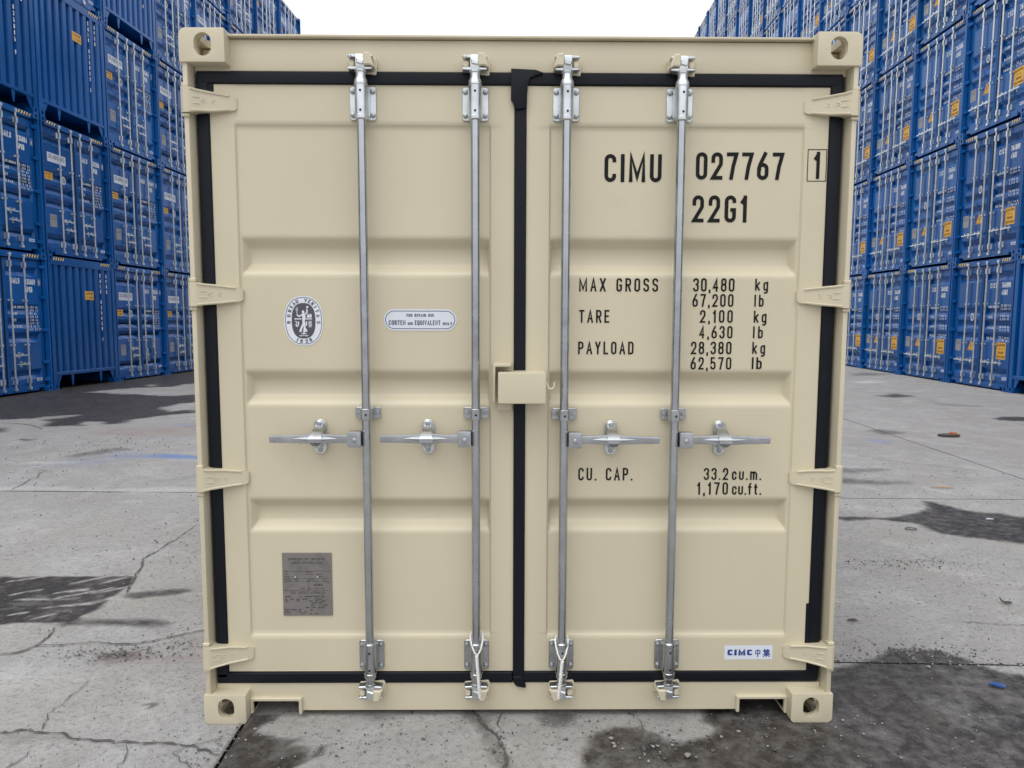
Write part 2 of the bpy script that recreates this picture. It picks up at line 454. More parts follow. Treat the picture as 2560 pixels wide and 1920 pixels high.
# ------------------------------------------------------------------ stroke lettering
R_ = 9.0
GL = {   # width, [ (points, closed, rounding or per-vertex list) ]
 'A': (.46, [([(0, 0), (.5, 1), (1, 0)], 0, 0), ([(.17, .30), (.83, .30)], 0, 0)]),
 'B': (.43, [([(0, 0), (0, 1), (.92, 1), (.92, .53), (0, .53)], 0, [0, 0, R_, R_, 0]), ([(0, .53), (1, .53), (1, 0), (0, 0)], 0, [0, R_, R_, 0])]),
 'C': (.43, [([(1, .74), (1, 1), (0, 1), (0, 0), (1, 0), (1, .26)], 0, R_)]),
 'D': (.43, [([(0, 0), (0, 1), (1, 1), (1, 0)], 1, [0, 0, R_, R_])]),
 'E': (.38, [([(1, 1), (0, 1), (0, 0), (1, 0)], 0, 0), ([(0, .52), (.85, .52)], 0, 0)]),
 'F': (.37, [([(1, 1), (0, 1), (0, 0)], 0, 0), ([(0, .52), (.85, .52)], 0, 0)]),
 'G': (.43, [([(1, .76), (1, 1), (0, 1), (0, 0), (1, 0), (1, .46), (.5, .46)], 0, [0, R_, R_, R_, R_, 0, 0])]),
 'H': (.43, [([(0, 0), (0, 1)], 0, 0), ([(1, 0), (1, 1)], 0, 0), ([(0, .5), (1, .5)], 0, 0)]),
 'I': (.13, [([(.5, 0), (.5, 1)], 0, 0)]),
 'J': (.38, [([(1, 1), (1, 0), (0, 0), (0, .28)], 0, R_)]),
 'K': (.43, [([(0, 0), (0, 1)], 0, 0), ([(1, 1), (.02, .38)], 0, 0), ([(.3, .55), (1, 0)], 0, 0)]),
 'L': (.37, [([(0, 1), (0, 0), (1, 0)], 0, 0)]),
 'M': (.60, [([(0, 0), (0, 1), (.5, .12), (1, 1), (1, 0)], 0, 0)]),
 'N': (.45, [([(0, 0), (0, 1), (1, 0), (1, 1)], 0, 0)]),
 'O': (.43, [([(0, 0), (0, 1), (1, 1), (1, 0)], 1, R_)]),
 'P': (.42, [([(0, 0), (0, 1), (1, 1), (1, .46), (0, .46)], 0, [0, 0, R_, R_, 0])]),
 'Q': (.45, [([(0, 0), (0, 1), (1, 1), (1, 0)], 1, R_), ([(.55, .25), (1.05, -.05)], 0, 0)]),
 'R': (.43, [([(0, 0), (0, 1), (1, 1), (1, .48), (0, .48)], 0, [0, 0, R_, R_, 0]), ([(.5, .48), (1, 0)], 0, 0)]),
 'S': (.43, [([(1, .76), (1, 1), (0, 1), (0, .56), (1, .46), (1, 0), (0, 0), (0, .24)], 0, R_)]),
 'T': (.42, [([(0, 1), (1, 1)], 0, 0), ([(.5, 1), (.5, 0)], 0, 0)]),
 'U': (.43, [([(0, 1), (0, 0), (1, 0), (1, 1)], 0, R_)]),
 'V': (.45, [([(0, 1), (.5, 0), (1, 1)], 0, 0)]),
 'W': (.6, [([(0, 1), (.25, 0), (.5, .8), (.75, 0), (1, 1)], 0, 0)]),
 'X': (.45, [([(0, 1), (1, 0)], 0, 0), ([(1, 1), (0, 0)], 0, 0)]),
 'Y': (.43, [([(0, 1), (.5, .45), (.5, 0)], 0, 0), ([(1, 1), (.5, .45)], 0, 0)]),
 'Z': (.42, [([(0, 1), (1, 1), (0, 0), (1, 0)], 0, 0)]),
 '0': (.43, [([(0, 0), (0, 1), (1, 1), (1, 0)], 1, R_)]),
 '1': (.25, [([(.8, 1), (.8, 0)], 0, 0), ([(.7, .95), (-.05, .80)], 0, 0)]),
 '2': (.43, [([(0, .72), (0, 1), (1, 1), (1, .58), (0, 0), (1, 0)], 0, [0, R_, R_, .5, 0, 0])]),
 '3': (.43, [([(0, .76), (0, 1), (1, 1), (1, .53), (.4, .53)], 0, R_), ([(.4, .53), (1, .53), (1, 0), (0, 0), (0, .24)], 0, R_)]),
 '4': (.45, [([(.72, 0), (.72, 1), (0, .26), (1.05, .26)], 0, 0)]),
 '5': (.43, [([(.95, 1), (.06, 1), (.02, .52), (.2, .6), (1, .6), (1, 0), (0, 0), (0, .24)], 0, [0, 0, 0, 0, R_, R_, R_, 0])]),
 '6': (.43, [([(0, 0), (0, .56), (1, .56), (1, 0)], 1, R_), ([(.03, .34), (.12, .56), (.74, 1.02)], 0, [0, .3, 0])]),
 '7': (.43, [([(0, 1), (1, 1), (.62, .5), (.4, 0)], 0, [0, 0, .3, 0])]),
 '8': (.43, [([(.04, .53), (.04, 1), (.96, 1), (.96, .53)], 1, R_), ([(0, 0), (0, .53), (1, .53), (1, 0)], 1, R_)]),
 '9': (.43, [([(0, .44), (0, 1), (1, 1), (1, .44)], 1, R_), ([(.97, .66), (.88, .44), (.26, -.02)], 0, [0, .3, 0])]),
 'k': (.40, [([(0, 0), (0, 1)], 0, 0), ([(1, .68), (.02, .26)], 0, 0), ([(.3, .42), (1, 0)], 0, 0)]),
 'g': (.40, [([(0, 0), (0, .68), (1, .68), (1, 0)], 1, R_), ([(1, .70), (1, -.28), (0, -.28)], 0, [0, R_, 0])]),
 'l': (.13, [([(.5, 0), (.5, 1)], 0, 0)]),
 'b': (.40, [([(0, 1), (0, 0)], 0, 0), ([(0, 0), (0, .68), (1, .68), (1, 0)], 1, R_)]),
 'c': (.38, [([(1, .5), (1, .68), (0, .68), (0, 0), (1, 0), (1, .18)], 0, R_)]),
 'u': (.40, [([(0, .68), (0, 0), (1, 0), (1, .68)], 0, R_)]),
 'm': (.58, [([(0, 0), (0, .68), (.5, .68), (.5, 0)], 0, [0, 0, R_, 0]), ([(.5, .5), (.5, .68), (1, .68), (1, 0)], 0, [0, 0, R_, 0])]),
 'f': (.36, [([(1, 1), (.38, 1), (.38, 0)], 0, [0, R_, 0]), ([(-.2, .66), (1.05, .66)], 0, 0)]),
 't': (.36, [([(.38, .9), (.38, 0), (1, 0)], 0, [0, R_, 0]), ([(-.2, .66), (1.05, .66)], 0, 0)]),
 '.': (.13, [([(.5, -.005), (.5, .005)], 0, 0)]),
 ',': (.13, [([(.5, .03), (.35, -.14)], 0, 0)]),
 '-': (.25, [([(0, .45), (1, .45)], 0, 0)]),
 '/': (.3, [([(0, 0), (1, 1)], 0, 0)]),
 '!': (.13, [([(.5, .3), (.5, 1)], 0, 0), ([(.5, 0), (.5, .05)], 0, 0)]),
 '[': (.40, [([(-.1, -.1), (-.1, 1.1), (1.1, 1.1), (1.1, -.1)], 1, 0)]),
}

EXT = set('ELFTZ2K17.,')
NOEXT = set('CGSJ35')
def round_poly(P, closed, rad, seg=5):
    n = len(P); out = []
    for i, p in enumerate(P):
        r = rad[i] if isinstance(rad, (list, tuple)) else rad
        if (not closed and i in (0, n - 1)) or r <= 0:
            out.append(p); continue
        a, c = P[i - 1], P[(i + 1) % n]
        va, vc = (a[0] - p[0], a[1] - p[1]), (c[0] - p[0], c[1] - p[1])
        la, lc = math.hypot(*va), math.hypot(*vc)
        if la < 1e-9 or lc < 1e-9:
            out.append(p); continue
        ua, uc = (va[0] / la, va[1] / la), (vc[0] / lc, vc[1] / lc)
        cosang = max(-1, min(1, ua[0] * uc[0] + ua[1] * uc[1]))
        half = math.acos(cosang) / 2
        ta = math.tan(half) if half > 1e-3 else 1e-3
        fa = 0.5 if (closed or (i - 1 > 0 and (rad[i - 1] if isinstance(rad, (list, tuple)) else rad) > 0)) else 1.0
        fc = 0.5 if (closed or (i + 1 < n - 1 and (rad[i + 1] if isinstance(rad, (list, tuple)) else rad) > 0)) else 1.0
        t = min(r / ta, la * fa * .999, lc * fc * .999)
        s0 = (p[0] + ua[0] * t, p[1] + ua[1] * t); s1 = (p[0] + uc[0] * t, p[1] + uc[1] * t)
        for k in range(seg + 1):
            q = k / seg
            # circular-ish arc by rational quadratic
            w = math.sin(half)
            d = (1 - q) ** 2 + 2 * w * q * (1 - q) + q * q
            out.append((((1 - q) ** 2 * s0[0] + 2 * w * q * (1 - q) * p[0] + q * q * s1[0]) / d,
                        ((1 - q) ** 2 * s0[1] + 2 * w * q * (1 - q) * p[1] + q * q * s1[1]) / d))
    res = [out[0]]
    for q in out[1:]:
        if math.hypot(q[0] - res[-1][0], q[1] - res[-1][1]) > 1e-7:
            res.append(q)
    if closed and math.hypot(res[0][0] - res[-1][0], res[0][1] - res[-1][1]) < 1e-7:
        res.pop()
    return res

def thicken(mb, P, closed, t, T, y, mat=0):
    """ribbon of width t along 2D polyline P; T maps 2D -> (x,z); sheet at y"""
    n = len(P); L, Rr = [], []
    for i, p in enumerate(P):
        if closed or 0 < i < n - 1:
            a, c = P[i - 1], P[(i + 1) % n]
            d1 = (p[0] - a[0], p[1] - a[1]); d2 = (c[0] - p[0], c[1] - p[1])
        elif i == 0:
            d1 = d2 = (P[1][0] - p[0], P[1][1] - p[1])
        else:
            d1 = d2 = (p[0] - P[-2][0], p[1] - P[-2][1])
        l1, l2 = math.hypot(*d1) or 1, math.hypot(*d2) or 1
        n1 = (-d1[1] / l1, d1[0] / l1); n2 = (-d2[1] / l2, d2[0] / l2)
        nx, nz = n1[0] + n2[0], n1[1] + n2[1]
        ln_ = math.hypot(nx, nz)
        if ln_ < 1e-6:
            nx, nz = n1; k = 1.0
        else:
            nx, nz = nx / ln_, nz / ln_
            k = 1 / max(0.38, nx * n1[0] + nz * n1[1])
        h = t / 2 * k
        L.append((p[0] + nx * h, p[1] + nz * h)); Rr.append((p[0] - nx * h, p[1] - nz * h))
    v = [(*[T(q)[0]], y, T(q)[1]) for q in L] + [(T(q)[0], y, T(q)[1]) for q in Rr]
    f = [(i, (i + 1) % n, (i + 1) % n + n, i + n) for i in range(n if closed else n - 1)]
    mb.add(v, f, mat)

def text_width(s, h, t, track):
    w = 0
    for ch in s:
        w += (0.30 * h if ch == ' ' else max(t, GL[ch][0] * h)) + track
    return w - track

def text(mb, s, x0, x1, zb, zt, y, t=0.115, mat=0, track=None, place=None, wide=False):
    """fit string s between x0..x1, baseline zb, cap line zt; y = sheet depth (front is smaller y)"""
    h = zt - zb; th = t * h
    nat = text_width(s, h, th, 0); nch = max(1, len(s) - 1)
    if track is None:
        track = (x1 - x0 - nat) / nch
        sx = 1.0
        if wide:
            track = 0.13 * h; sx = (x1 - x0) / (nat + track * nch)
        elif track < 0.06 * h:
            track = 0.06 * h; sx = (x1 - x0) / (nat + track * nch)
        elif track > 0.30 * h and ' ' not in s:
            track = 0.2 * h; sx = (x1 - x0) / (nat + track * nch)
    else:
        sx = 1.0
    x = 0.0; k = 0
    for ch in s:
        if ch == ' ':
            x += 0.30 * h + track; continue
        w, strokes = GL[ch]; w = max(th, w * h)
        for P, closed, rad in strokes:
            Q = [(th / 2 + u * (w - th), th / 2 + vv * (h - th)) for u, vv in P]
            if isinstance(rad, (list, tuple)):
                rd = [(w - th) / 2 * min(1, a) for a in rad]
            else:
                rd = (w - th) / 2 * min(1, rad)
            if not closed:
                def ext(a, b):
                    l = math.hypot(a[0] - b[0], a[1] - b[1]) or 1
                    return (a[0] + (a[0] - b[0]) / l * th / 2, a[1] + (a[1] - b[1]) / l * th / 2)
                vert = lambda a, b: abs(a[1] - b[1]) > .5 * abs(a[0] - b[0])
                Q = [ext(Q[0], Q[1]) if (ch in EXT or vert(Q[0], Q[1]) and ch not in NOEXT) else Q[0]] + Q[1:-1] + [ext(Q[-1], Q[-2]) if (ch in EXT or vert(Q[-1], Q[-2]) and ch not in NOEXT) else Q[-1]]
            Q = round_poly(Q, closed, rd)
            if place is None:
                T = lambda q, X=x: (x0 + (X + q[0]) * sx, zb + q[1])
            else:
                T = lambda q, X=x, ww=w: place(X, ww, q)
            thicken(mb, Q, closed, th, T, y - 0.00015 * (k % 3), mat)
            k += 1
        x += w + track
    return x - track

def flat(mb, poly, y, mat=0):
    mb.add([(q[0], y, q[1]) for q in poly], [tuple(range(len(poly)))], mat)

# ------------------------------------------------------------------ ground
def gz(x, y):
    x = np.asarray(x, float); y = np.asarray(y, float)
    t = np.maximum(y - 1, 0)
    zl = np.where(t < 12.3, -0.00894 * t, -0.11 - 0.0156 * (t - 12.3))
    zr = np.where(t < 11.9, -0.00693 * t, -0.0825 - 0.0052 * (t - 11.9))
    w = np.clip((x + 9.77) / 20.39, 0, 1)
    return zl * (1 - w) + zr * w

_lat = RNG.random((4, 257, 257))
def vnoise(x, y, s, ch=0):
    X, Y = x * s + 91.3, y * s + 47.7
    xi, yi = np.floor(X).astype(int), np.floor(Y).astype(int)
    fx, fy = X - xi, Y - yi
    fx = fx * fx * (3 - 2 * fx); fy = fy * fy * (3 - 2 * fy)
    A = _lat[ch]; i0, j0, i1, j1 = xi % 257, yi % 257, (xi + 1) % 257, (yi + 1) % 257
    return (A[i0, j0] * (1 - fx) + A[i1, j0] * fx) * (1 - fy) + (A[i0, j1] * (1 - fx) + A[i1, j1] * fx) * fy
def fbm(x, y, s, ch=0, oc=4):
    r = 0; a = 1; tt = 0
    for o in range(oc):
        r = r + a * (vnoise(x, y, s * 2 ** o, (ch + o) % 4) - .5); tt += a; a *= .55
    return r / tt * 2

def sdist(px, py, poly):
    d = np.full(px.shape, 1e9); inside = np.zeros(px.shape, bool)
    n = len(poly)
    for i in range(n):
        ax, ay = poly[i]; bx, by = poly[(i + 1) % n]
        ex, ey = bx - ax, by - ay
        q = np.clip(((px - ax) * ex + (py - ay) * ey) / (ex * ex + ey * ey + 1e-12), 0, 1)
        d = np.minimum(d, np.hypot(px - ax - q * ex, py - ay - q * ey))
        c = ((ay > py) != (by > py)) & (px < (bx - ax) * (py - ay) / ((by - ay) if by != ay else 1e-12) + ax)
        inside ^= c
    return np.where(inside, -d, d)

WET = [   # polygon, edge softness, strength
 ([(-10.6,11.5),(-10.31,12.41),(-10.5,14),(-10.2,17),(-9.6,21),(-9.0,22),(-8.3,20.5),(-7.2,16),(-6.2,12.4),(-5.12,9.44),(-5.53,9.04),(-5.79,8.66),(-5.7,8.14),(-6.61,7.85),(-7.07,8.56),(-7.46,8.69),(-7.79,8.64),(-9.5,9.2),(-10.5,10.5)], .10, 1.0),
 ([(-8.2,22.5),(-8.9,19.5),(-7.6,17.0),(-6.6,15.5),(-6.0,16.5),(-6.6,20)], .2, .9),
 ([(-3.4,1.66),(-3.11,1.65),(-2.83,1.66),(-2.58,1.64),(-2.31,1.65),(-2.24,1.54),(-2.23,1.45),(-2.25,1.29),(-2.24,1.2),(-2.24,1.09),(-2.28,1.03),(-2.25,.96),(-2.39,.94),(-2.53,.96),(-2.63,.93),(-3.2,.9)], .012, 1.0),
 ([(-2.22,1.32),(-2.18,1.38),(-2.06,1.4),(-1.89,1.43),(-1.84,1.39),(-1.91,1.32),(-2.03,1.3),(-2.12,1.26)], .03, .85),
 ([(-2.35,.95),(-2.25,.97),(-2.13,.98),(-1.99,1.0),(-1.87,1.0),(-1.8,.95),(-1.81,.9),(-1.97,.91),(-2.11,.91),(-2.29,.91)], .035, .85),
 ([(-1.97,.54),(-1.89,.64),(-1.77,.62),(-1.74,.56),(-1.81,.52)], .05, .6),
 ([(3.54,3.5),(3.6,3.46),(3.69,3.21),(3.85,3.09),(4.09,3.02),(4.6,2.9),(4.4,2.3),(3.56,2.26),(3.32,2.37),(3.12,2.52),(3.06,2.79),(2.87,2.9),(2.55,2.88),(2.5,3.02),(2.91,2.98),(3.21,3.07),(3.44,3.21),(3.46,3.34)], .035, .95),
 ([(.25,-.11),(.27,-.06),(.36,-.02),(.46,-.03),(.53,-.1),(.59,-.13),(.72,-.09),(.75,-.05),(.71,.01),(.72,.08),(.97,.34),(1.35,.41),(1.5,.47),(1.69,.56),(1.79,.65),(2.01,.62),(2.08,.52),(2.15,.41),(2.4,.3),(2.3,-.5),(.1,-.5),(.2,-.28),(.22,-.19)], .02, .92),
 ([(-1.08,-.06),(-1.06,.06),(-.97,.07),(-.94,.03),(-1.0,-.03),(-1.0,-.06),(-.92,-.09),(-.83,-.14),(-.76,-.17),(-.76,-.23),(-.79,-.28),(-.85,-.6),(-1.06,-.6)], .01, .95),
 ([(-1.0,-.05),(-.89,-.11),(-.81,-.1),(-.8,-.11),(-.89,-.14),(-.75,-.21),(-.75,-.15),(-.72,-.15),(-.72,-.21),(-.76,-.24)], .008, .85),
 ([(7.56,12.36),(8.06,12.69),(8.22,12.06),(7.69,11.82)], .12, .9),
 ([(7.64,8.82),(7.93,9.07),(8.4,8.95),(8.3,8.5),(7.93,8.51),(7.65,8.55)], .06, .95),
 ([(7.63,10.99),(8.23,10.87),(8.56,10.56),(8.33,10.31),(7.9,10.67)], .15, .5),
 ([(3.2,4.98),(3.48,4.98),(3.88,4.89),(3.98,4.77),(3.56,4.67),(3.1,4.73)], .1, .55),
 ([(2.9,4.44),(3.24,4.44),(3.51,4.31),(3.83,4.19),(3.49,4.12),(2.9,4.21)], .1, .7),
 ([(9.55,18.15),(10.51,18.48),(10.89,17.89),(9.59,17.3)], .2, .6),
 ([(-7.4,7.6),(-7.09,7.76),(-6.91,7.61),(-6.82,7.36),(-7.2,7.2)], .05, .9),
 ([(-6.38,6.69),(-6.31,6.82),(-6.04,6.75),(-6.12,6.6)], .05, .8),
 ([(4.94,7.44),(5.31,7.74),(5.48,7.3),(5.09,7.08)], .08, .6),
 ([(.06,.03),(.08,.08),(.21,.08),(.2,0),(.12,-.03)], .025, .8),
 ([(-5.03,5.59),(-4.84,5.89),(-4.7,6.17),(-4.4,6.0),(-4.62,5.84),(-4.82,5.54)], .08, .55),
 ([(-1.52,.17),(-1.47,.17),(-1.45,.14),(-1.47,.12),(-1.5,.14)], .008, .8),
 ([(-.22,.12),(-.12,0),(-.02,-.3),(-.09,-.3),(-.18,-.02),(-.26,.1)], .02, .6),
 ([(-2.4,-.03),(-1.7,-.07),(-1.6,-.13),(-1.9,-.14),(-2.4,-.1)], .04, .35),
]
DRYP = [([(-8.72,13.01),(-8.4,13.93),(-7.69,14.14),(-7.52,15.31),(-6.36,12.47),(-6.76,12.07),(-7.7,12.53),(-8.36,12.68)], .06, .95), ([(-6.01,10.09),(-5.99,10.82),(-5.79,11.15),(-5.32,9.98),(-5.61,9.65)], .05, .9),
        ([(-6.26,8.09),(-6.36,8.43),(-6.01,8.39),(-5.91,7.97)], .05, .9), ([(-7.37,8.55),(-7.3,8.92),(-6.93,9.22),(-6.82,8.98),(-7.04,8.6)], .04, .7), ([(-8.38,14.74),(-8.25,14.96),(-8.01,14.54),(-8.14,14.33)], .05, .8)]
PALE = [([(-6.5,4.12),(-4.72,4.08),(-4.1,4.04),(-3.99,3.93),(-3.57,3.93),(-3.47,4.02),(-3.01,4.04),(-2.87,4.0),(-2.5,3.97),(-2.5,3.84),(-4.63,3.89),(-6.5,3.95)], .03, .5), ([(8.6,15.63),(9.28,16.0),(9.23,15.3),(8.53,15.07)], .1, .8), ([(2.0,1.76),(2.09,1.73),(2.12,1.66),(2.04,1.64)], .05, .35),
        ([(-5.2,5.3),(-4.8,5.35),(-4.7,5.2),(-5.1,5.15)], .08, .5), ([(2.1,2.75),(2.4,2.8),(2.45,2.7),(2.15,2.66)], .05, .5), ([(-2.6,.35),(-2.2,.45),(-1.9,.4),(-2.2,.2)], .2, .35)]
DRY = [[(-3.0,1.56),(-2.83,1.65)],[(-2.84,1.35),(-2.74,1.42)],[(-2.6,1.38),(-2.46,1.43)],[(-2.54,1.16),(-2.29,1.22)],[(-2.39,1.37),(-2.26,1.46)],[(-2.55,1.30),(-2.34,1.44)],[(-2.6,1.53),(-2.46,1.65)],[(-2.75,1.28),(-2.45,1.29)],[(-2.34,1.22),(-2.22,1.33)],[(-2.66,1.06),(-2.6,1.09)],[(-2.42,1.55),(-2.33,1.63)],[(-2.5,1.02),(-2.44,1.06)]]
BLU = [([(-4.1,5.56),(-4.0,5.73),(-3.82,5.69),(-3.4,5.57),(-2.9,5.5),(-2.9,5.36),(-3.33,5.38),(-3.74,5.42)], .05, .95), ([(-4.62,5.57),(-4.41,5.69),(-4.0,5.73),(-3.7,5.5),(-4.09,5.49)], .07, .5), ([(-4.99,5.02),(-4.9,5.44),(-4.67,5.59),(-4.15,5.35),(-4.34,5.13),(-4.7,4.95)], .15, .2), ([(-4.8,8.06),(-4.72,8.23),(-4.45,8.02),(-4.5,7.86)], .08, .45), ([(2.01,1.74),(2.09,1.71),(2.12,1.66),(2.04,1.64),(1.98,1.66)], .04, .10),
       ([(-3.0,1.0),(-2.8,1.1),(-2.6,1.05),(-2.8,.95)], .1, .08), ([(-4.75,5.7),(-4.5,5.9),(-4.2,5.85),(-4.4,5.68)], .1, .25), ([(4.5,6.7),(4.75,6.85),(4.9,6.6),(4.7,6.5)], .08, .4)]
RUS = [([(-5.75,7.19),(-5.46,7.66),(-4.91,7.94),(-4.54,8.15),(-3.8,7.6),(-4.26,7.2),(-4.83,7.0),(-5.2,6.95)], .3, .8), ([(-1.99,.62),(-1.88,.66),(-1.75,.62),(-1.53,.63),(-1.46,.56),(-1.73,.53),(-1.88,.52)], .05, .8),
       ([(-1.75,.8),(-1.45,.85),(-1.3,.7),(-1.5,.6)], .1, .4), ([(4,7),(7,10),(9,14),(9,8),(6,5)], 1.0, .18), ([(1.5,.1),(1.6,-.1),(1.75,-.05),(1.65,.1)], .05, .4)]

def build_ground():
    def steps(*segs):
        out = []
        for a, b, s in segs:
            n = max(1, int(round((b - a) / s)))
            out += [a + (b - a) * k / n for k in range(n)]
        return np.array(out + [segs[-1][1]])
    xs = steps((-60, -13, 3), (-13, -8.5, .14), (-8.5, -5, .08), (-5, -3.2, .05), (-3.2, 2.6, .026), (2.6, 5, .05), (5, 9, .09), (9, 13, .25), (13, 60, 3))
    ys = steps((-30, -1.2, 2), (-1.2, -.3, .1), (-.3, 1.9, .024), (1.9, 4, .035), (4, 9.5, .06), (9.5, 16, .1), (16, 26, .3), (26, 80, 3))
    X, Y = np.meshgrid(xs, ys, indexing='ij')
    d = np.hypot(X, Y + 2.7)
    amp = np.clip(d * .012, .02, .25)
    sc = np.clip(6 / d, .5, 3.5)
    wx = X + amp * (fbm(X, Y, 2.2, 0) + .5 * fbm(X, Y, 9, 2)); wy = Y + amp * (fbm(X + 31, Y, 2.2, 1) + .5 * fbm(X + 17, Y, 9, 3))
    def paint(L, warp=1.0):
        wx_, wy_ = X + (wx - X) * warp, Y + (wy - Y) * warp
        M = np.zeros(X.shape)
        for poly, soft, st in L:
            P = np.array(poly); pad = .8 + 3 * soft
            m = (X > P[:, 0].min() - pad) & (X < P[:, 0].max() + pad) & (Y > P[:, 1].min() - pad) & (Y < P[:, 1].max() + pad)
            s = sdist(wx_[m], wy_[m], poly)
            q = np.clip(.5 - s / (2 * soft), 0, 1); q = q * q * (3 - 2 * q) * st
            M[m] = np.maximum(M[m], q)
        return M
    sharp = [w for w in WET if w[1] <= .03]
    wet = np.maximum(paint([w for w in WET if w[1] > .03]), paint(sharp, .45))
    wet *= 1 - paint(DRYP)
    pale = paint(PALE)
    # blotchy drying inside the wet parts
    wet = wet * np.clip(1.0 + .5 * np.minimum(0, fbm(X, Y, 5, 1) + .05) * (d < 6), .5, 1)
    for (a, b) in DRY:
        ex, ey = b[0] - a[0], b[1] - a[1]
        q = np.clip(((X - a[0]) * ex + (Y - a[1]) * ey) / (ex * ex + ey * ey), 0, 1)
        dd = np.hypot(X - a[0] - q * ex, Y - a[1] - q * ey)
        wet = wet * np.clip(dd / .011 - .35 + .5 * fbm(X, Y, 14, 2), 0, 1)
    blue, rust = paint(BLU), paint(RUS)
    # ---- slabs by recursive splitting: lines (point, normal) ; a>0 side first
    def hp(p, q):
        n = np.array([-(q[1] - p[1]), q[0] - p[0]], float); n /= np.hypot(*n)
        return n, float(n @ np.array(p))
    J1 = hp((-4.61, 3.88), (4.45, 3.55)); J2 = hp((5.03, 4.44), (5.26, 8.76)); J3 = hp((1.44, .5), (2.3, .465)); J4 = hp((-1.07, -.26), (-1.07, -.06))
    neg = lambda h: (-h[0], -h[1])
    slabs = [[J1, J2], [J1, neg(J2)], [neg(J1), J4], [neg(J1), neg(J4), J3], [neg(J1), neg(J4), neg(J3)]]
    gap = .006
    big = [(-60, -30), (60, -30), (60, 80), (-60, 80)]
    def clip(poly, n, c):
        out = []
        for i in range(len(poly)):
            a, b = poly[i - 1], poly[i]
            da, db = n[0] * a[0] + n[1] * a[1] - c, n[0] * b[0] + n[1] * b[1] - c
            if (da >= 0) != (db >= 0):
                t = da / (da - db)
                out.append(tuple(a[k] + (b[k] - a[k]) * t for k in range(len(a))))
            if db >= 0:
                out.append(b)
        return out
    nx, ny = X.shape
    idx = np.arange(nx * ny).reshape(nx, ny)
    XF, YF = X.ravel(), Y.ravel()
    WF, BF, RF, LF = wet.ravel(), blue.ravel(), rust.ravel(), pale.ravel()
    ZF = gz(XF, YF) + .004 * fbm(XF, YF, .8, 3) * (np.hypot(XF, YF) < 60)
    quads = np.stack([idx[:-1, :-1], idx[1:, :-1], idx[1:, 1:], idx[:-1, 1:]], -1).reshape(-1, 4)
    root = empty("yard_ground"); tag(root, kind='structure')
    for hps in slabs:
        inn = np.ones(nx * ny, bool); anyv = np.ones(len(quads), bool)
        for n, c in hps:
            sd = n[0] * XF + n[1] * YF - c - gap
            inn &= sd >= 0
            anyv &= (sd[quads] >= 0).any(1)
        full = inn[quads].all(1)
        part = anyv & ~full
        fq = quads[full]
        used, inv = np.unique(fq, return_inverse=True)
        V = [tuple(v) for v in np.stack([XF[used], YF[used], ZF[used], WF[used], BF[used], RF[used], LF[used]], 1)]
        F = [tuple(q) for q in inv.reshape(-1, 4)]
        for q in quads[part]:
            poly = [(XF[i], YF[i], ZF[i], WF[i], BF[i], RF[i], LF[i]) for i in q]
            for n, c in hps:
                poly = clip(poly, n, c + gap)
                if len(poly) < 3:
                    break
            if len(poly) >= 3:
                o = len(V); V += poly; F.append(tuple(range(o, o + len(poly))))
        outl = big
        for n, c in hps:
            outl = clip(outl, n, c + gap)
        for i in range(len(outl)):           # slab sides along the joints
            a, b = np.array(outl[i - 1]), np.array(outl[i])
            k = max(2, int(np.hypot(*(b - a)) / .5))
            P = a + (b - a) * np.linspace(0, 1, k)[:, None]
            Z = gz(P[:, 0], P[:, 1])
            o = len(V)
            for (px, py), z in zip(P, Z):
                V += [(px, py, z, 1.5, 0, 0, 0), (px, py, z - .05, 1.5, 0, 0, 0)]
            F += [(o + 2 * j, o + 2 * j + 1, o + 2 * j + 3, o + 2 * j + 2) for j in range(k - 1)]
        me = bpy.data.meshes.new("concrete_slab")
        VA = np.array(V, float)
        me.from_pydata(VA[:, :3].tolist(), [], F)
        for nm, col in (("wet", 3), ("blue", 4), ("rust", 5), ("pale", 6)):
            at = me.attributes.new(nm, 'FLOAT', 'POINT')
            at.data.foreach_set("value", VA[:, col].astype(np.float32))
        me.materials.append(CONCRETE)
        me.update()
        o = obj("concrete_slab", me, root)
    # base under the slabs, out to the horizon
    b = MB()
    gx = np.array([-900, -200, -60, -30, -10, -3, 0, 3, 10, 30, 60, 200, 900.]); gy = np.array([-900, -200, -30, -5, 0, 1, 3, 6, 9, 13.3, 20, 40, 80, 200, 900.])
    v = [(x, y, float(gz(x, min(y, 80))) - .03) for x in gx for y in gy]
    f = [(i * len(gy) + j, (i + 1) * len(gy) + j, (i + 1) * len(gy) + j + 1, i * len(gy) + j + 1) for i in range(len(gx) - 1) for j in range(len(gy) - 1)]
    b.add(v, f)
    obj("ground_base", b, root, DIRT, recalc=False)
    return root
GROUND = build_ground()

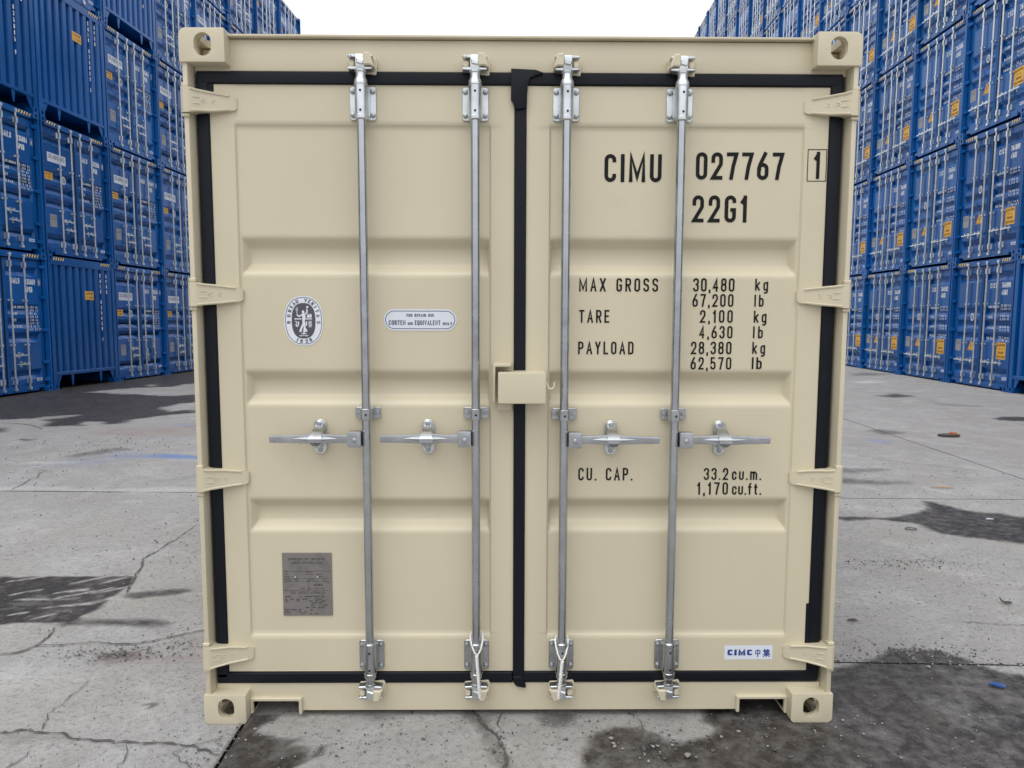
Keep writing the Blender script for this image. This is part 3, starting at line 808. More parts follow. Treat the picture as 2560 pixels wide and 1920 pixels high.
CRACKS = [
 ([(-2.38,2.75),(-2.38,2.58),(-2.37,2.38),(-2.39,2.25),(-2.38,2.13),(-2.40,1.96),(-2.35,1.86),(-2.32,1.76),(-2.30,1.66),(-2.26,1.54),(-2.22,1.41),(-2.2,1.37)], .004, .011),
 ([(-2.9,.52),(-2.6,.55),(-2.4,.59),(-2.34,.61),(-2.29,.68),(-2.22,.69),(-2.13,.70),(-2.04,.72),(-1.94,.70),(-1.84,.70),(-1.76,.73),(-1.69,.78),(-1.57,.85),(-1.4,.9)], .012, .006),
 ([(-2.29,.68),(-2.29,.74),(-2.30,.82),(-2.33,.89)], .008, .008),
 ([(-2.4,-.05),(-1.97,-.06),(-1.89,-.04),(-1.80,-.06),(-1.73,-.06),(-1.69,-.09),(-1.59,-.11),(-1.48,-.12),(-1.39,-.13),(-1.29,-.13),(-1.22,-.15),(-1.13,-.18),(-1.09,-.21)], .008, .009),
 ([(-1.85,.35),(-1.85,.28),(-1.86,.22),(-1.85,.15),(-1.87,.08),(-1.84,.02),(-1.82,-.04)], .002, .004),
 ([(-1.78,-.17),(-1.78,-.23),(-1.82,-.4)], .004, .005),
 ([(-.19,.10),(-.16,.03),(-.13,-.04),(-.10,-.07),(-.08,-.11),(-.06,-.18),(-.05,-.25),(-.06,-.45)], .010, .018),
 ([(-.06,.09),(-.08,.03),(-.08,-.03),(-.07,-.07)], .003, .006),
 ([(.40,.12),(.43,.08),(.47,.02),(.47,-.05),(.53,-.10)], .003, .006),
 ([(-4.51,3.87),(-4.57,4.16),(-4.64,4.37),(-4.60,4.42),(-4.73,4.65),(-4.70,4.75),(-4.83,4.79)], .008, .008),
 ([(2.25,.92),(2.36,.94),(2.43,.91),(2.60,.90),(2.9,.92)], .003, .006),
 ([(-.86,-.09),(-.90,-.10),(-.93,-.09),(-.96,-.09),(-1.0,-.07)], .002, .004),
 ([(-1.41,-.40),(-1.41,-.23),(-1.42,-.19),(-1.45,-.14)], .003, .005),
 ([(-3.4,4.28),(-3.2,4.35),(-3.05,4.6)], .004, .006),
 ([(-1.09,-.10),(-1.2,-.14),(-1.26,-.19),(-1.2,-.25),(-1.12,-.3)], .003, .005),
 ([(3.0,6.8),(3.6,6.2),(4.2,5.3),(4.9,4.7)], .005, .006),
 ([(-6.5,7.6),(-6.9,8.0),(-7.3,8.2),(-8,8.3)], .012, .012),
]
def build_cracks():
    for pts, w0, w1 in CRACKS:
        P = [pts[0]]
        for a, b in zip(pts, pts[1:]):
            L = math.hypot(b[0] - a[0], b[1] - a[1]); k = max(2, int(L / .018))
            for j in range(1, k + 1):
                t = j / k; jit = .0045 if j < k else 0
                P.append((a[0] + (b[0] - a[0]) * t + random.gauss(0, jit), a[1] + (b[1] - a[1]) * t + random.gauss(0, jit)))
        mb = MB(); n = len(P); v = []
        for i, p in enumerate(P):
            a, c = P[max(0, i - 1)], P[min(n - 1, i + 1)]
            dx, dy = c[0] - a[0], c[1] - a[1]; l = math.hypot(dx, dy) or 1
            w = (w0 + (w1 - w0) * i / n) * random.uniform(.3, 1.35) * .6
            if i in (0, n - 1): w = .0005
            z = float(gz(*p)) + .0055
            v += [(p[0] - dy / l * w, p[1] + dx / l * w, z), (p[0] + dy / l * w, p[1] - dx / l * w, z)]
        mb.add(v, [(2 * i, 2 * i + 1, 2 * i + 3, 2 * i + 2) for i in range(n - 1)])
        o = obj("crack", mb, GROUND, CRACKM, recalc=False, smooth=0)
build_cracks()

# ------------------------------------------------------------------ shared container geometry
def smooth01(t):
    t = max(0.0, min(1.0, t))
    return t * t * (3 - 2 * t) * .55 + t * .45

def door_skin(x0, x1, z0, z1, pa, pb, outer_left, grooves, y0, zb=None, depth=.036, slope=.042, seg=6, thick=.03):
    """pressed door leaf as one sheet with return edges. grooves: list of (ztop, zbot); panel pa..pb; zb=(low bead, high bead)"""
    e = .028
    def rep(a, b, n): return [a + (b - a) * k / n for k in range(n + 1)]
    xs = sorted(set([x0, x1] + rep(pa - .003, pa + .003, 2) + rep(pb - .003, pb + .003, 2) +
                    (rep(pa + .006, pa + .006 + e, seg) + rep(pb - .011, pb - .004, 2) if outer_left else rep(pb - .006 - e, pb - .006, seg) + rep(pa + .004, pa + .011, 2)) +
                    rep(pa + .05, pb - .05, 4)))
    zs = {z0, z1}
    for zt, zbm in grooves:
        zs |= set(rep(zt, zt - slope, seg)) | set(rep(zbm + slope, zbm, seg)) | {(zt + zbm) / 2, zt + .012, zbm - .012}
    if zb:
        for q in zb: zs |= set(rep(q - .004, q + .004, 2)) | {q - .02, q + .02}
    zs = sorted(zs)
    def dep(x, z):
        d = 0.0
        inp = max(0, min(1, (x - pa + .003) / .006)) * max(0, min(1, (pb + .003 - x) / .006))
        if zb:
            midp = max(0, min(1, (z - zb[0] + .004) / .008)) * max(0, min(1, (zb[1] + .004 - z) / .008))
            d += inp * (.0018 + .0065 * midp)
        if outer_left:
            ex = smooth01((x - pa - .006) / e) * max(0, min(1, (pb - .004 - x) / .007))
        else:
            ex = smooth01((pb - .006 - x) / e) * max(0, min(1, (x - pa - .004) / .007))
        for zt, zbm in grooves:
            if zbm <= z <= zt:
                d += depth * min(ex, smooth01((zt - z) / slope), smooth01((z - zbm) / slope))
        return d
    mb = MB()
    nx, nz = len(xs), len(zs)
    v = [(x, y0 + dep(x, z), z) for z in zs for x in xs]
    f = [(j * nx + i, j * nx + i + 1, (j + 1) * nx + i + 1, (j + 1) * nx + i) for j in range(nz - 1) for i in range(nx - 1)]
    mb.add(v, f)
    yb = y0 + depth + thick
    mb.add([(x0, y0, z0), (x1, y0, z0), (x1, y0, z1), (x0, y0, z1), (x0, yb, z0), (x1, yb, z0), (x1, yb, z1), (x0, yb, z1)],
           [(0, 4, 5, 1), (1, 5, 6, 2), (2, 6, 7, 3), (3, 7, 4, 0), (4, 7, 6, 5)])
    return mb

def casting_mesh(name, mat, sx, top, hole=(.066, .082), bev=.012, rear=False, n=7):
    """hollow ISO corner casting, boolean-cut. Local: corner at outer front lower/upper; sx=-1 left, +1 right"""
    w, h, d = .162, .118, .178
    xo, xi = 0.0, -sx * w
    x0, x1 = min(xo, xi), max(xo, xi)
    zr, rr = (h, .026) if top else (0, .02)
    P = []
    for (px, pz, r) in ((0, zr, rr), (-sx * w, zr, .004 if top else .014), (-sx * w, h - zr, .003), (0, h - zr, .004)):
        ddx = sx if px == 0 else -sx; ddz = 1 if pz == h else -1
        for k in range(6):
            a = math.pi / 2 * k / 5
            c_, s_ = math.cos(a), math.sin(a)
            if (px == 0) != (pz == zr): c_, s_ = s_, c_
            P.append((px - ddx * r * (1 - c_), pz - ddz * r * (1 - s_)))
    mb = MB().prism(P, 0, d, 'y', bev, 2)
    base = bpy.data.objects.new("tmp", mb.mesh("tmp", mat)); COL.objects.link(base)
    cut = MB()
    t = .026
    cut.box(x0 + t, x1 - t, t, d - t, t, h - t)
    cx = -sx * .089 + (sx * .004)
    zc = h / 2 + (.002 if top else .004)
    c2 = MB().prism(stadium(cx, zc, hole[0], hole[1], n), -.02, t + .01)
    c3 = MB().prism(stadium(.089, zc, .066, .08, n), min(xo - sx * (t + .01), xo + sx * .02), max(xo - sx * (t + .01), xo + sx * .02), axis='x')
    c4 = MB().prism(stadium(-sx * .085, .09, .062, .118, n), (h - t - .01) if top else -.02, (h + .02) if top else t + .01, axis='z')
    tmp = []
    for c in (cut, c2, c3, c4):
        o = bpy.data.objects.new("tmpc", c.mesh("tmpc", mat)); COL.objects.link(o); tmp.append(o)
        md = base.modifiers.new("b", 'BOOLEAN'); md.operation = 'DIFFERENCE'; md.solver = 'EXACT'; md.object = o
    dg = bpy.context.evaluated_depsgraph_get(); dg.update()
    me = bpy.data.meshes.new_from_object(base.evaluated_get(dg))
    me.name = name
    me.materials.clear(); me.materials.append(mat)
    for o in tmp + [base]:
        m_ = o.data; bpy.data.objects.remove(o); bpy.data.meshes.remove(m_)
    me.polygons.foreach_set("use_smooth", [True] * len(me.polygons)); me.set_sharp_from_angle(angle=math.radians(40))
    return me

def corrugated_side(mb, x, inward, y0, y1, z0, z1, pitch=.278, dep=.036, mat=0):
    n = int((y1 - y0) / pitch); p = (y1 - y0) / n
    pts = []
    for k in range(n):
        b = y0 + k * p
        pts += [(b, 0), (b + .26 * p, 0), (b + .5 * p, 1), (b + .76 * p, 1)]
    pts.append((y1, 0))
    v = []
    for (yy, q) in pts:
        X = x + inward * dep * q
        v += [(X, yy, z0), (X, yy, z1)]
    mb.add(v, [(2 * i, 2 * i + 2, 2 * i + 3, 2 * i + 1) for i in range(len(pts) - 1)], mat)

# ------------------------------------------------------------------ the cream container
HC = 2.591
def build_cream():
    C = empty("shipping_container")
    tag(C, "cream shipping container with closed double doors and large black lettering, standing alone on the concrete", "shipping container")
    # castings
    cm = {(sx, top): casting_mesh("corner_casting", CREAM, sx, top, (.062, .080), .0035) for sx in (-1, 1) for top in (0, 1)}
    for (sx, top), me in cm.items():
        o = obj("corner_casting", me, C); o.location = (sx * 1.219, 0, HC - .118 if top else 0)
        o2 = obj("corner_casting", me, C); o2.location = (sx * 1.219, 6.058, HC - .118 if top else 0); o2.scale = (1, -1, 1)
    # posts
    for s in (-1, 1):
        P = [(s * 1.212, .008), (s * 1.194, .008), (s * 1.188, .066), (s * 1.188, .11), (s * 1.212, .11)]
        if s > 0: P = P[::-1]
        mb = MB().prism(P, .112, HC - .112, 'z', .004, 2)
        # weld lugs above and below each hinge
        for z in (2.343, 1.653, .958, .266):
            for q in (-1, 1):
                zc = z + q * .052
                mb.box(min(s * 1.216, s * 1.190), max(s * 1.216, s * 1.190), .001, .03, zc - .007, zc + .007, .003, 1)
        obj("corner_post", mb, C, CREAM)
    # header, sill
    mb = MB().box(-1.06, 1.06, .055, .13, 2.459, 2.570, .004)
    mb.box(-1.06, 1.06, .034, .20, 2.573, 2.582, .003)
    mb.box(-1.187, -1.058, .058, .12, 2.452, 2.50); mb.box(1.058, 1.187, .058, .12, 2.452, 2.50)
    obj("door_header", mb, C, CREAM)
    P = [(-1.06, .10), (-1.06, .03), (-1.044, .03), (-1.044, .070), (-.866, .070), (-.866, .027), (.868, .027), (.868, .074), (1.045, .074), (1.045, .03), (1.06, .03), (1.06, .10), (1.187, .112), (1.187, .138), (-1.187, .138), (-1.187, .112)]
    mb = MB().prism(P, .055, .14, 'y')
    obj("door_sill", mb, C, CREAM)
    for x0, x1, zt in ((-1.044, -.866, .070), (.868, 1.045, .074)):
        mb = MB().prism([(x0 - .012, .02), (x0, .02), (x0, zt), (x1, zt), (x1, .016), (x1 + .012, .016), (x1 + .012, zt + .014), (x0 - .012, zt + .014)], .040, .20, 'y', .003, 1)
        obj("lifting_recess_frame", mb, C, CREAM)
    # frame behind the seal, floor, body
    mb = MB().box(-1.187, 1.187, .10, .14, .14, 2.452)
    obj("door_frame", mb, C, CREAM)
    mb = MB()
    corrugated_side(mb, -1.212, 1, .18, 5.88, .15, 2.48); corrugated_side(mb, 1.212, -1, .18, 5.88, .15, 2.48)
    mb.box(-1.19, 1.19, .14, 6.0, 2.53, 2.56); mb.box(-1.17, 1.17, 5.98, 6.02, .1, 2.53)
    for s in (-1, 1):
        mb.box(min(s * 1.214, s * 1.15), max(s * 1.214, s * 1.15), .178, 5.88, .045, .15, .004, 1)
        mb.box(min(s * 1.214, s * 1.15), max(s * 1.214, s * 1.15), .178, 5.88, 2.48, 2.54, .004, 1)
        mb.box(min(s * 1.212, s * 1.12), max(s * 1.212, s * 1.12), 5.95, 6.04, .118, HC - .118)
    obj("body", mb, C, CREAM)
    mb = MB().box(-1.15, 1.15, .15, 5.9, .115, .15)
    for k in range(18):
        mb.box(-1.15, 1.15, .35 + k * .31, .40 + k * .31, .04, .115)
    obj("underframe", mb, C, FLOORWOOD)
    # doors
    GV = [(1.866, 1.727), (1.370, 1.237), (.877, .746)]
    Y0 = .055
    dl = obj("door", door_skin(-1.137, -.026, .187, 2.412, -1.047, -.115, True, GV, Y0, (.334, 2.269), .036, .043, 7), C, CREAM, smooth=50)
    dr = obj("door", door_skin(.016, 1.131, .187, 2.412, .105, 1.041, False, GV, Y0, (.334, 2.269), .036, .043, 7), C, CREAM, smooth=50)
    tag(dl, "door with round emblem sticker, repair label and grey plate"); tag(dr, "door carrying the large black lettering")
    # seals
    mb = MB()
    mb.box(-1.181, -.03, .046, .09, 2.413, 2.457, .007, 3); mb.box(-1.182, -1.138, .047, .09, .16, 2.44, .007, 3)
    mb.box(-1.182, -.028, .047, .09, .141, .184, .007, 3)
    mb.box(-1.146, -1.12, .0515, .08, 2.36, 2.425, .003, 1)
    obj("door_gasket", mb, dl, RUBBER)
    mb = MB()
    mb.box(-.031, 1.174, .046, .09, 2.414, 2.458, .007, 3); mb.box(1.132, 1.179, .047, .09, .16, 2.44, .007, 3)
    mb.box(-.020, 1.176, .0475, .09, .143, .186, .007, 3); mb.box(-.027, .018, .0455, .09, .15, 2.44, .007, 3)
    # folded flap over the seam at the top, loose tail at the bottom
    mb.prism([(-.039, 2.468), (.050, 2.464), (.076, 2.455), (.076, 2.452), (.030, 2.436), (.021, 2.41), (.018, 2.33), (-.026, 2.325), (-.030, 2.345), (-.040, 2.362)], .036, .06, 'y', .004, 2)
    mb.prism([(-.026, .17), (.008, .17), (.026, .128), (.022, .122), (-.01, .128), (-.022, .14)], .040, .06, 'y', .003, 1)
    mb.box(1.121, 1.136, .0500, .08, .27, .46, .003, 1)
    obj("door_gasket", mb, dr, RUBBER)
    # hinges
    for s in (-1, 1):
        for i, z in enumerate((2.343, 1.653, .961, .266)):
            secs = []
            for (x, hh, yf) in ((1.216, .043, .000), (1.207, .0445, -.007), (1.192, .0445, -.008), (1.182, .043, -.004), (1.165, .040, .008), (1.12, .036, .030), (1.06, .029, .043), (1.042, .024, .048), (1.036, .018, .054)):
                secs.append([(s * x, yf, z + hh), (s * x, yf, z - hh), (s * x, .062, z - hh * .9), (s * x, .062, z + hh * .9)])
            mb = MB().loft(secs)
            for q in (-1, 1):     # raised rims
                pts = [(s * x, yf - .001, z + q * (hh - .005)) for (x, hh, yf) in ((1.185, .043, -.004), (1.165, .040, .008), (1.12, .036, .030), (1.06, .029, .043))]
                mb.tube(pts, .0042, 6)
                pts = [(s * x, yf - .0005, z + q * .011) for (x, yf) in ((1.178, .0), (1.155, .0135))]
                mb.tube(pts, .002, 5)
            mb.tube([(s * (1.108 + .009 * math.cos(a)), .0335 + .004 * math.cos(a) * -1, z + .007 * math.sin(a)) for a in [k * math.pi / 6 for k in range(12)]], .0016, 5, closed=True)
            mb.tube([(s * (1.143 + .008 * math.cos(a)), .0185 + .005 * math.cos(a) * -1, z + .005 * math.sin(a)) for a in [k * math.pi / 6 for k in range(12)]], .0014, 5, closed=True)
            obj("hinge", mb, C, CREAM)
    # ---------------- locking bars
    AY = .012
    def make_bar(x, top_dir):
        mb = MB().lathe([(.0163, .19), (.0165, .21), (.0165, 2.40), (.0163, 2.41)], x, AY, 28)
        b = obj("locking_bar", mb, C, GALV)
        for (zc, q) in ((2.345, 1), (.257, -1)):
            mb = MB().prism(rrect(x - .048, x + .048, zc - .0595, zc + .0595, .011), .0475, .054, 'y', .0015, 1)
            mb.box(x - .0235, x + .0235, .014, .050, zc - .056, zc + .056, .003, 1)
            for sg in (-1, 1):
                mb.box(x + sg * .0245 - .003, x + sg * .0245 + .003, .036, .050, zc - .05, zc + .05, .001, 1)
            mb.lathe([(.0215, zc - q * .066), (.0245, zc - q * .063), (.0245, zc - q * .052), (.0228, zc - q * .050), (.0228, zc + q * .054), (.0245, zc + q * .056), (.0245, zc + q * .068), (.019, zc + q * .078), (.0175, zc + q * .082), (.0175, zc + q * .097), (.021, zc + q * .099), (.0215, zc + q * .105), (.019, zc + q * .107)], x, AY, 28)
            obj("guide_bracket", mb, b, ZINC if q > 0 else GALV)
            for dz in (.031, -.037):
                mb = MB().lathe([(.0045, AY - .0228), (.0045, AY - .0238)], x + .001, zc + dz, 12, axis='y')  # raised black disc, its colour painting the shade inside a bracket hole
                obj("hole_shade_disc", mb, b, BLACK)
            for sg in (-1, 1):
                for dz in (-.042, .042):
                    mb = MB().lathe([(.0095, .0475), (.0095, .044), (.008, .040), (.005, .0385), (.0, .0380)], x + sg * .0365, zc + dz, 14, axis='y', cap=False)
                    obj("bolt", mb, b, BOLT)
            # cam head
            zz = zc + q * .132
            mb = MB().box(x - .017, x + .017, AY - .016, AY + .018, zz - .027, zz + .027, .006, 2)
            for dz in (.021, -.021):
                mb.prism([(x - .045, zz + dz - .004), (x - .010, zz + dz - .006), (x + .040, zz + dz - .004), (x + .046, zz + dz), (x + .040, zz + dz + .004), (x - .010, zz + dz + .006), (x - .045, zz + dz + .004)], AY - .012, AY + .024, 'y', .002, 1)
            mb.box(x - .040, x - .030, AY - .020, AY + .0, zz + q * .012, zz + q * .024, .003, 1)
            mb.prism([(x - .013, zz - .006), (x + .012, zz - .012), (x + .016, zz + .004), (x - .012, zz + .012)], AY - .022, AY, 'y', .003, 1)
            obj("cam", mb, b, ZINC)
            # keeper welded to the frame (mirrors on the other door)
            k = top_dir
            mb = MB()
            mb.prism([(x - .050, zz - .020), (x + .050, zz - .034), (x + .056, zz + .006), (x + .048, zz + .030), (x - .046, zz + .024)], .040, .056, 'y', .003, 1)
            mb.prism([(x + k * .012, zz + .032 * q), (x + k * .036, zz + .030 * q), (x + k * .050, zz - .020 * q), (x + k * .034, zz - .012 * q), (x + k * .012, zz - .014 * q)][::k], AY - .022, .05, 'y', .004, 1)
            mb.prism([(x - k * .022, zz + .006), (x - k * .022, zz - .015), (x - k * .036, zz - .018), (x - k * .046, zz - .008), (x - k * .040, zz + .010)][::k], AY - .006, .05, 'y', .004, 1)
            obj("cam_keeper", mb, b, CREAM)
        # middle clamp
        zc = 1.211 - (.004 if x > 0 else 0)
        off = .001 if x < 0 else .004
        mb = MB().prism(rrect(x - .048 + off, x + .047 + off, zc - .021, zc + .021, .006), .0475, .054, 'y', .001, 1)
        mb.prism([(x - .0235, .05), (x - .0235, AY + .004), (x - .019, AY - .013), (x - .012, AY - .0195), (x + .012, AY - .0195), (x + .019, AY - .013), (x + .0235, AY + .004), (x + .0235, .05)], zc - .020, zc + .020, 'z', .001, 1)
        obj("bar_clamp", mb, b, GALV)
        obj("hole_shade_disc", MB().lathe([(.0045, AY - .0195), (.0045, AY - .0205)], x + .002, zc - .002, 12, axis='y'), b, BLACK)  # black disc on the clamp face, shade of its hole put into colour
        for sg in (-1, 1):
            obj("bolt", MB().lathe([(.0085, .0475), (.0085, .044), (.007, .041), (.0, .0405)], x + sg * .036 + off, zc, 12, axis='y', cap=False), b, BOLT)
        return b
    for x, k in ((-.578, 1), (-.169, 1), (.162, -1), (.577, -1)):
        make_bar(x, k)
    # ---------------- handles
    def make_handle(x, s, zc):
        P = [(.060, .016), (.110, .016), (.150, .018), (.165, .020), (.205, .020), (.225, .016), (.270, .0145), (.352, .0125), (.357, .009), (.357, -.011), (.352, -.0145), (.270, -.016), (.225, -.018), (.160, -.018), (.110, -.016), (.060, -.016)]
        PP = [(x + s * a, zc + b) for a, b in P]
        mb = MB().prism(PP if s > 0 else PP[::-1], AY - .026, AY - .012, 'y', .003, 2)
        for a0, a1 in ((.105, .175), (.268, .190)):      # raised leaf-shaped ribs either side of the catch
            mb.tube([(x + s * (a0 + (a1 - a0) * t_), AY - .0255 - .006 * t_, zc + .001) for t_ in (0, .3, .65, 1)], [.0008, .004, .0075, .010], 8)
        random.seed(int(1000 * (x + 5)))
        for k in range(9):     # embossed marks on the grip
            xx = .272 + k * .0085 + random.uniform(-.001, .001); zz = (.0035 if k > 4 else -.002) + random.uniform(-.001, .001)
            mb.box(x + s * xx - .0022, x + s * xx + .0022, AY - .0275, AY - .024, zc + zz - .003, zc + zz + random.uniform(0, .003))
        h = obj("door_handle", mb, C, GALV)
        mb = MB().prism(rrect(min(x + s * .016, x + s * .066), max(x + s * .016, x + s * .066), zc - .031, zc + .029, .005), AY - .032, AY + .006, 'y', .003, 2)
        obj("hub", mb, h, GALV)
        obj("bolt", MB().lathe([(.0085, AY - .032), (.0085, AY - .036), (.006, AY - .038), (.0, AY - .0385)], x + s * .040, zc - .004, 12, axis='y', cap=False), h, BOLT)
        cx = x + s * .182
        mb = MB().prism(stadium(cx, zc - .001, .047, .133, 6), .0485, .054, 'y', .0015, 1)
        mb.prism(stadium(cx - .002, zc + .012, .036, .10, 6), .036, .050, 'y', .003, 1)
        obj("catch_plate", mb, h, ZINC)
        # hooded catch, falls over the grip
        secs = []
        for (zz, w, yf, yb) in ((.046, .016, .038, .05), (.032, .016, .002, .04), (.016, .020, -.024, .02), (.004, .026, -.037, -.01), (-.010, .022, -.038, -.02), (-.024, .009, -.030, -.02)):
            secs.append([(cx - w, yf, zc + zz), (cx + w, yf, zc + zz), (cx + w, yb, zc + zz + .004), (cx - w, yb, zc + zz + .004)])
        mb = MB().loft(secs)
        mb.box(cx - .012, cx + .012, .012, .05, zc - .040, zc - .022, .003, 1)
        obj("catch", mb, h, GALV)
        for dz in (.050, -.051):
            obj("bolt", MB().lathe([(.009, .05 if dz < 0 else .038), (.009, .036 if dz > 0 else .044), (.0065, .033 if dz > 0 else .041), (0, .0325 if dz > 0 else .0405)], cx, zc + dz, 12, axis='y', cap=False), h, BOLT)
    for x, s, z in ((-.578, -1, 1.120), (-.169, -1, 1.121), (.162, 1, 1.117), (.577, 1, 1.117)):
        make_handle(x, s, z)
    # ---------------- lock box
    mb = MB().box(-.085, .090, -.062, -.050, 1.258, 1.373, .005, 3)
    mb.box(-.085, .090, -.055, .058, 1.362, 1.372, .003, 1)
    mb.box(.080, .089, -.055, .058, 1.262, 1.366, .003, 1)
    obj("lock_box", mb, C, CREAM)
    mb = MB().prism([(-.104, 1.262), (-.095, 1.262), (-.095, 1.391), (-.040, 1.391), (-.036, 1.402), (-.096, 1.404), (-.104, 1.398)], -.030, .058, 'y', .003, 2)
    mb.prism([(-.088, 1.246), (-.034, 1.246), (-.034, 1.222), (-.088, 1.222)], .035, .058, 'y', .003, 2)
    obj("lock_box_bracket", mb, C, CREAM)
    pts = [(.088, -.02, 1.338)] + [(.108 + .012 * math.cos(a), -.022, 1.326 + .014 * math.sin(a)) for a in np.linspace(math.radians(170), math.radians(375), 12)] + [(.121, -.022, 1.337)]
    obj("seal_hook", MB().tube([(a, b - .03, c) for a, b, c in pts], .0038, 7), C, CREAM)
    # ---------------- lettering
    YL = .055 + .0083 - .0016      # on the recessed middle of the right leaf
    lines = [("CIMU", .307, .519, 2.072, 2.173, .138), ("027767", .646, .973, 2.082, 2.181, .138), ("22G1", .637, .842, 1.926, 2.025, .138),
             ("MAX GROSS", .218, .515, 1.669, 1.719, .13), ("30,480", .647, .803, 1.670, 1.720, .13), ("67,200", .646, .801, 1.613, 1.661, .13),
             ("2,100", .676, .800, 1.553, 1.601, .13), ("4,630", .675, .801, 1.494, 1.541, .13), ("28,380", .645, .799, 1.434, 1.482, .13), ("62,570", .645, .800, 1.376, 1.423, .13),
             ("kg", .881, .930, 1.674, 1.719, .13), ("lb", .880, .915, 1.614, 1.659, .13), ("kg", .880, .928, 1.554, 1.599, .13), ("lb", .879, .916, 1.495, 1.540, .13),
             ("kg", .878, .927, 1.436, 1.481, .13), ("lb", .878, .916, 1.378, 1.423, .13),
             ("TARE", .219, .333, 1.552, 1.600, .13), ("PAYLOAD", .217, .427, 1.433, 1.481, .13), ("CU. CAP.", .223, .432, .947, .996, .13),
             ("33.2", .707, .801, .949, .996, .13), ("cu.m.", .816, .929, .949, .996, .13), ("1,170", .683, .802, .891, .940, .13), ("cu.ft.", .818, .931, .891, .938, .13)]
    for s, a, b, zb, zt, t in lines:
        mb = MB(); text(mb, s, a, b, zb, zt, YL, t)
        obj("lettering", mb, dr, INK, recalc=False, smooth=0)
    mb = MB()
    text(mb, "1", 1.082, 1.110, 2.085, 2.183, .0534, .138)
    obj("lettering", mb, dr, INK, recalc=False, smooth=0)
    mb = MB()
    for P in ([(1.058, 2.077), (1.058, 2.191), (1.127, 2.191), (1.127, 2.077)],):
        thicken(mb, P, True, .0028, lambda q: q, .0538)
    obj("check_digit_box", mb, dr, INK, recalc=False, smooth=0)
    # ---------------- inspection sticker
    cx, cz = -.816, 1.5565
    YS = YL
    def sup(rx, rz, n=48, p=2.35, ox=0, oz=0):
        P = []
        for k in range(n):
            a = 2 * math.pi * k / n; c, s = math.cos(a), math.sin(a)
            P.append((cx + ox + rx * math.copysign(abs(c) ** (2 / p), c), cz + oz + rz * math.copysign(abs(s) ** (2 / p), s)))
        return P
    mb = MB(); flat(mb, sup(.073, .093), YS)
    st = obj("inspection_sticker", mb, dl, WHITE, recalc=False, smooth=0)
    mb = MB()
    thicken(mb, sup(.0675, .087), True, .0022, lambda q: q, YS - .0006)
    flat(mb, sup(.0445, .0665, p=2.5), YS - .0006)
    def curved(s, rx, rz, a0, a1, h, up=1):
        n = len(s)
        for i, ch in enumerate(s):
            if ch == ' ': continue
            a = math.radians(a0 + (a1 - a0) * i / (n - 1))
            c, sn = math.cos(a), math.sin(a)
            px = cx + rx * math.copysign(abs(c) ** .87, c); pz = cz + rz * math.copysign(abs(sn) ** .87, sn)
            tx, tz = (-rx * sn, rz * c) if up < 0 else (rx * sn, -rz * c)
            l = math.hypot(tx, tz); tx, tz = tx / l, tz / l
            nx_, nz_ = -tz, tx
            wch = GL[ch][0] * h
            def pl(X, w_, q, px=px, pz=pz, tx=tx, tz=tz, nx_=nx_, nz_=nz_):
                u, v = (q[0] - w_ / 2) * 1.65, q[1] - h / 2
                return (px + tx * u + nx_ * v, pz + tz * u + nz_ * v)
            text(mb, ch, 0, 0, 0, h, YS - .0006, .16, track=0, place=pl)
    curved("BUREAU VERITAS", .0560, .0765, 183, -3, .0135)
    curved("1828", .0560, .0765, 247, 293, .0135, -1)
    obj("sticker_print", mb, st, GREYINK, recalc=False, smooth=0)
    mb = MB(); y = YS - .0012
    def stroke(P, t, k=[0]):
        thicken(mb, [(cx + a * .001, cz + b * .001) for a, b in P], False, t * .001, lambda q: q, y - .0001 * (k[0] % 4)); k[0] += 1
    def blob(P): flat(mb, [(cx + a * .001, cz + b * .001) for a, b in P], y)
    blob([(-1 + 5 * math.cos(a), 33 + 6 * math.sin(a)) for a in [k * .628 for k in range(10)]])
    blob([(-6, 27), (6, 27), (8, 10), (4, -4), (-5, -4), (-5, 12)])
    stroke([(0, -3), (-2, -14), (-8, -26), (-14, -42)], 8); stroke([(2, -3), (4, -16), (3, -30), (1, -42), (-2, -44)], 7)
    stroke([(5, 24), (14, 32), (13, 44)], 5); blob([(15 + 4.5 * math.cos(a), 51 + 4.5 * math.sin(a)) for a in [k * .7 for k in range(9)]])
    stroke([(-6, 23), (-16, 16), (-24, 22)], 5); stroke([(-23, 18), (-24, 32), (-25, 50)], 2.4); blob([(-28, 36), (-21, 38), (-22, 52), (-28, 48)])
    stroke([(-34, 7), (-8, 7)], 4); stroke([(8, 7), (32, 7)], 4); blob([(13, 12), (30, 12), (31, 22), (25, 28), (22, 18), (18, 28), (13, 22)])
    stroke([(-32, -2), (-25, -4), (-25, -12), (-31, -14)], 3); stroke([(-19, -2), (-19, -14), (-22, -20)], 4); blob([(-31, -16), (-22, -16), (-22, -24), (-28, -22)])
    stroke([(11, -2), (11, -18)], 4.5); stroke([(30, 0), (19, -8), (30, -16), (19, -24)], 2.6); stroke([(19, 0), (30, -8), (19, -16), (29, -24)], 2.2)
    blob([(8, -26), (12, -34), (14, -40), (8, -42), (4, -38), (6, -30)])
    stroke([(-10, -48), (10, -48)], 3); stroke([(0, -44), (0, -58)], 2.6); stroke([(-16, -54), (-12, -57), (-4, -55)], 3); stroke([(16, -54), (12, -57), (4, -55)], 3)
    obj("sticker_emblem", mb, st, WHITE, recalc=False, smooth=0)
    # repair label
    mb = MB(); flat(mb, stadium(-.379, 1.561, .274, .081, 8), YS)
    rp = obj("repair_label", mb, dl, WHITE, recalc=False, smooth=0)
    mb = MB(); thicken(mb, stadium(-.379, 1.561, .260, .066, 8), True, .0024, lambda q: q, YS - .0006)
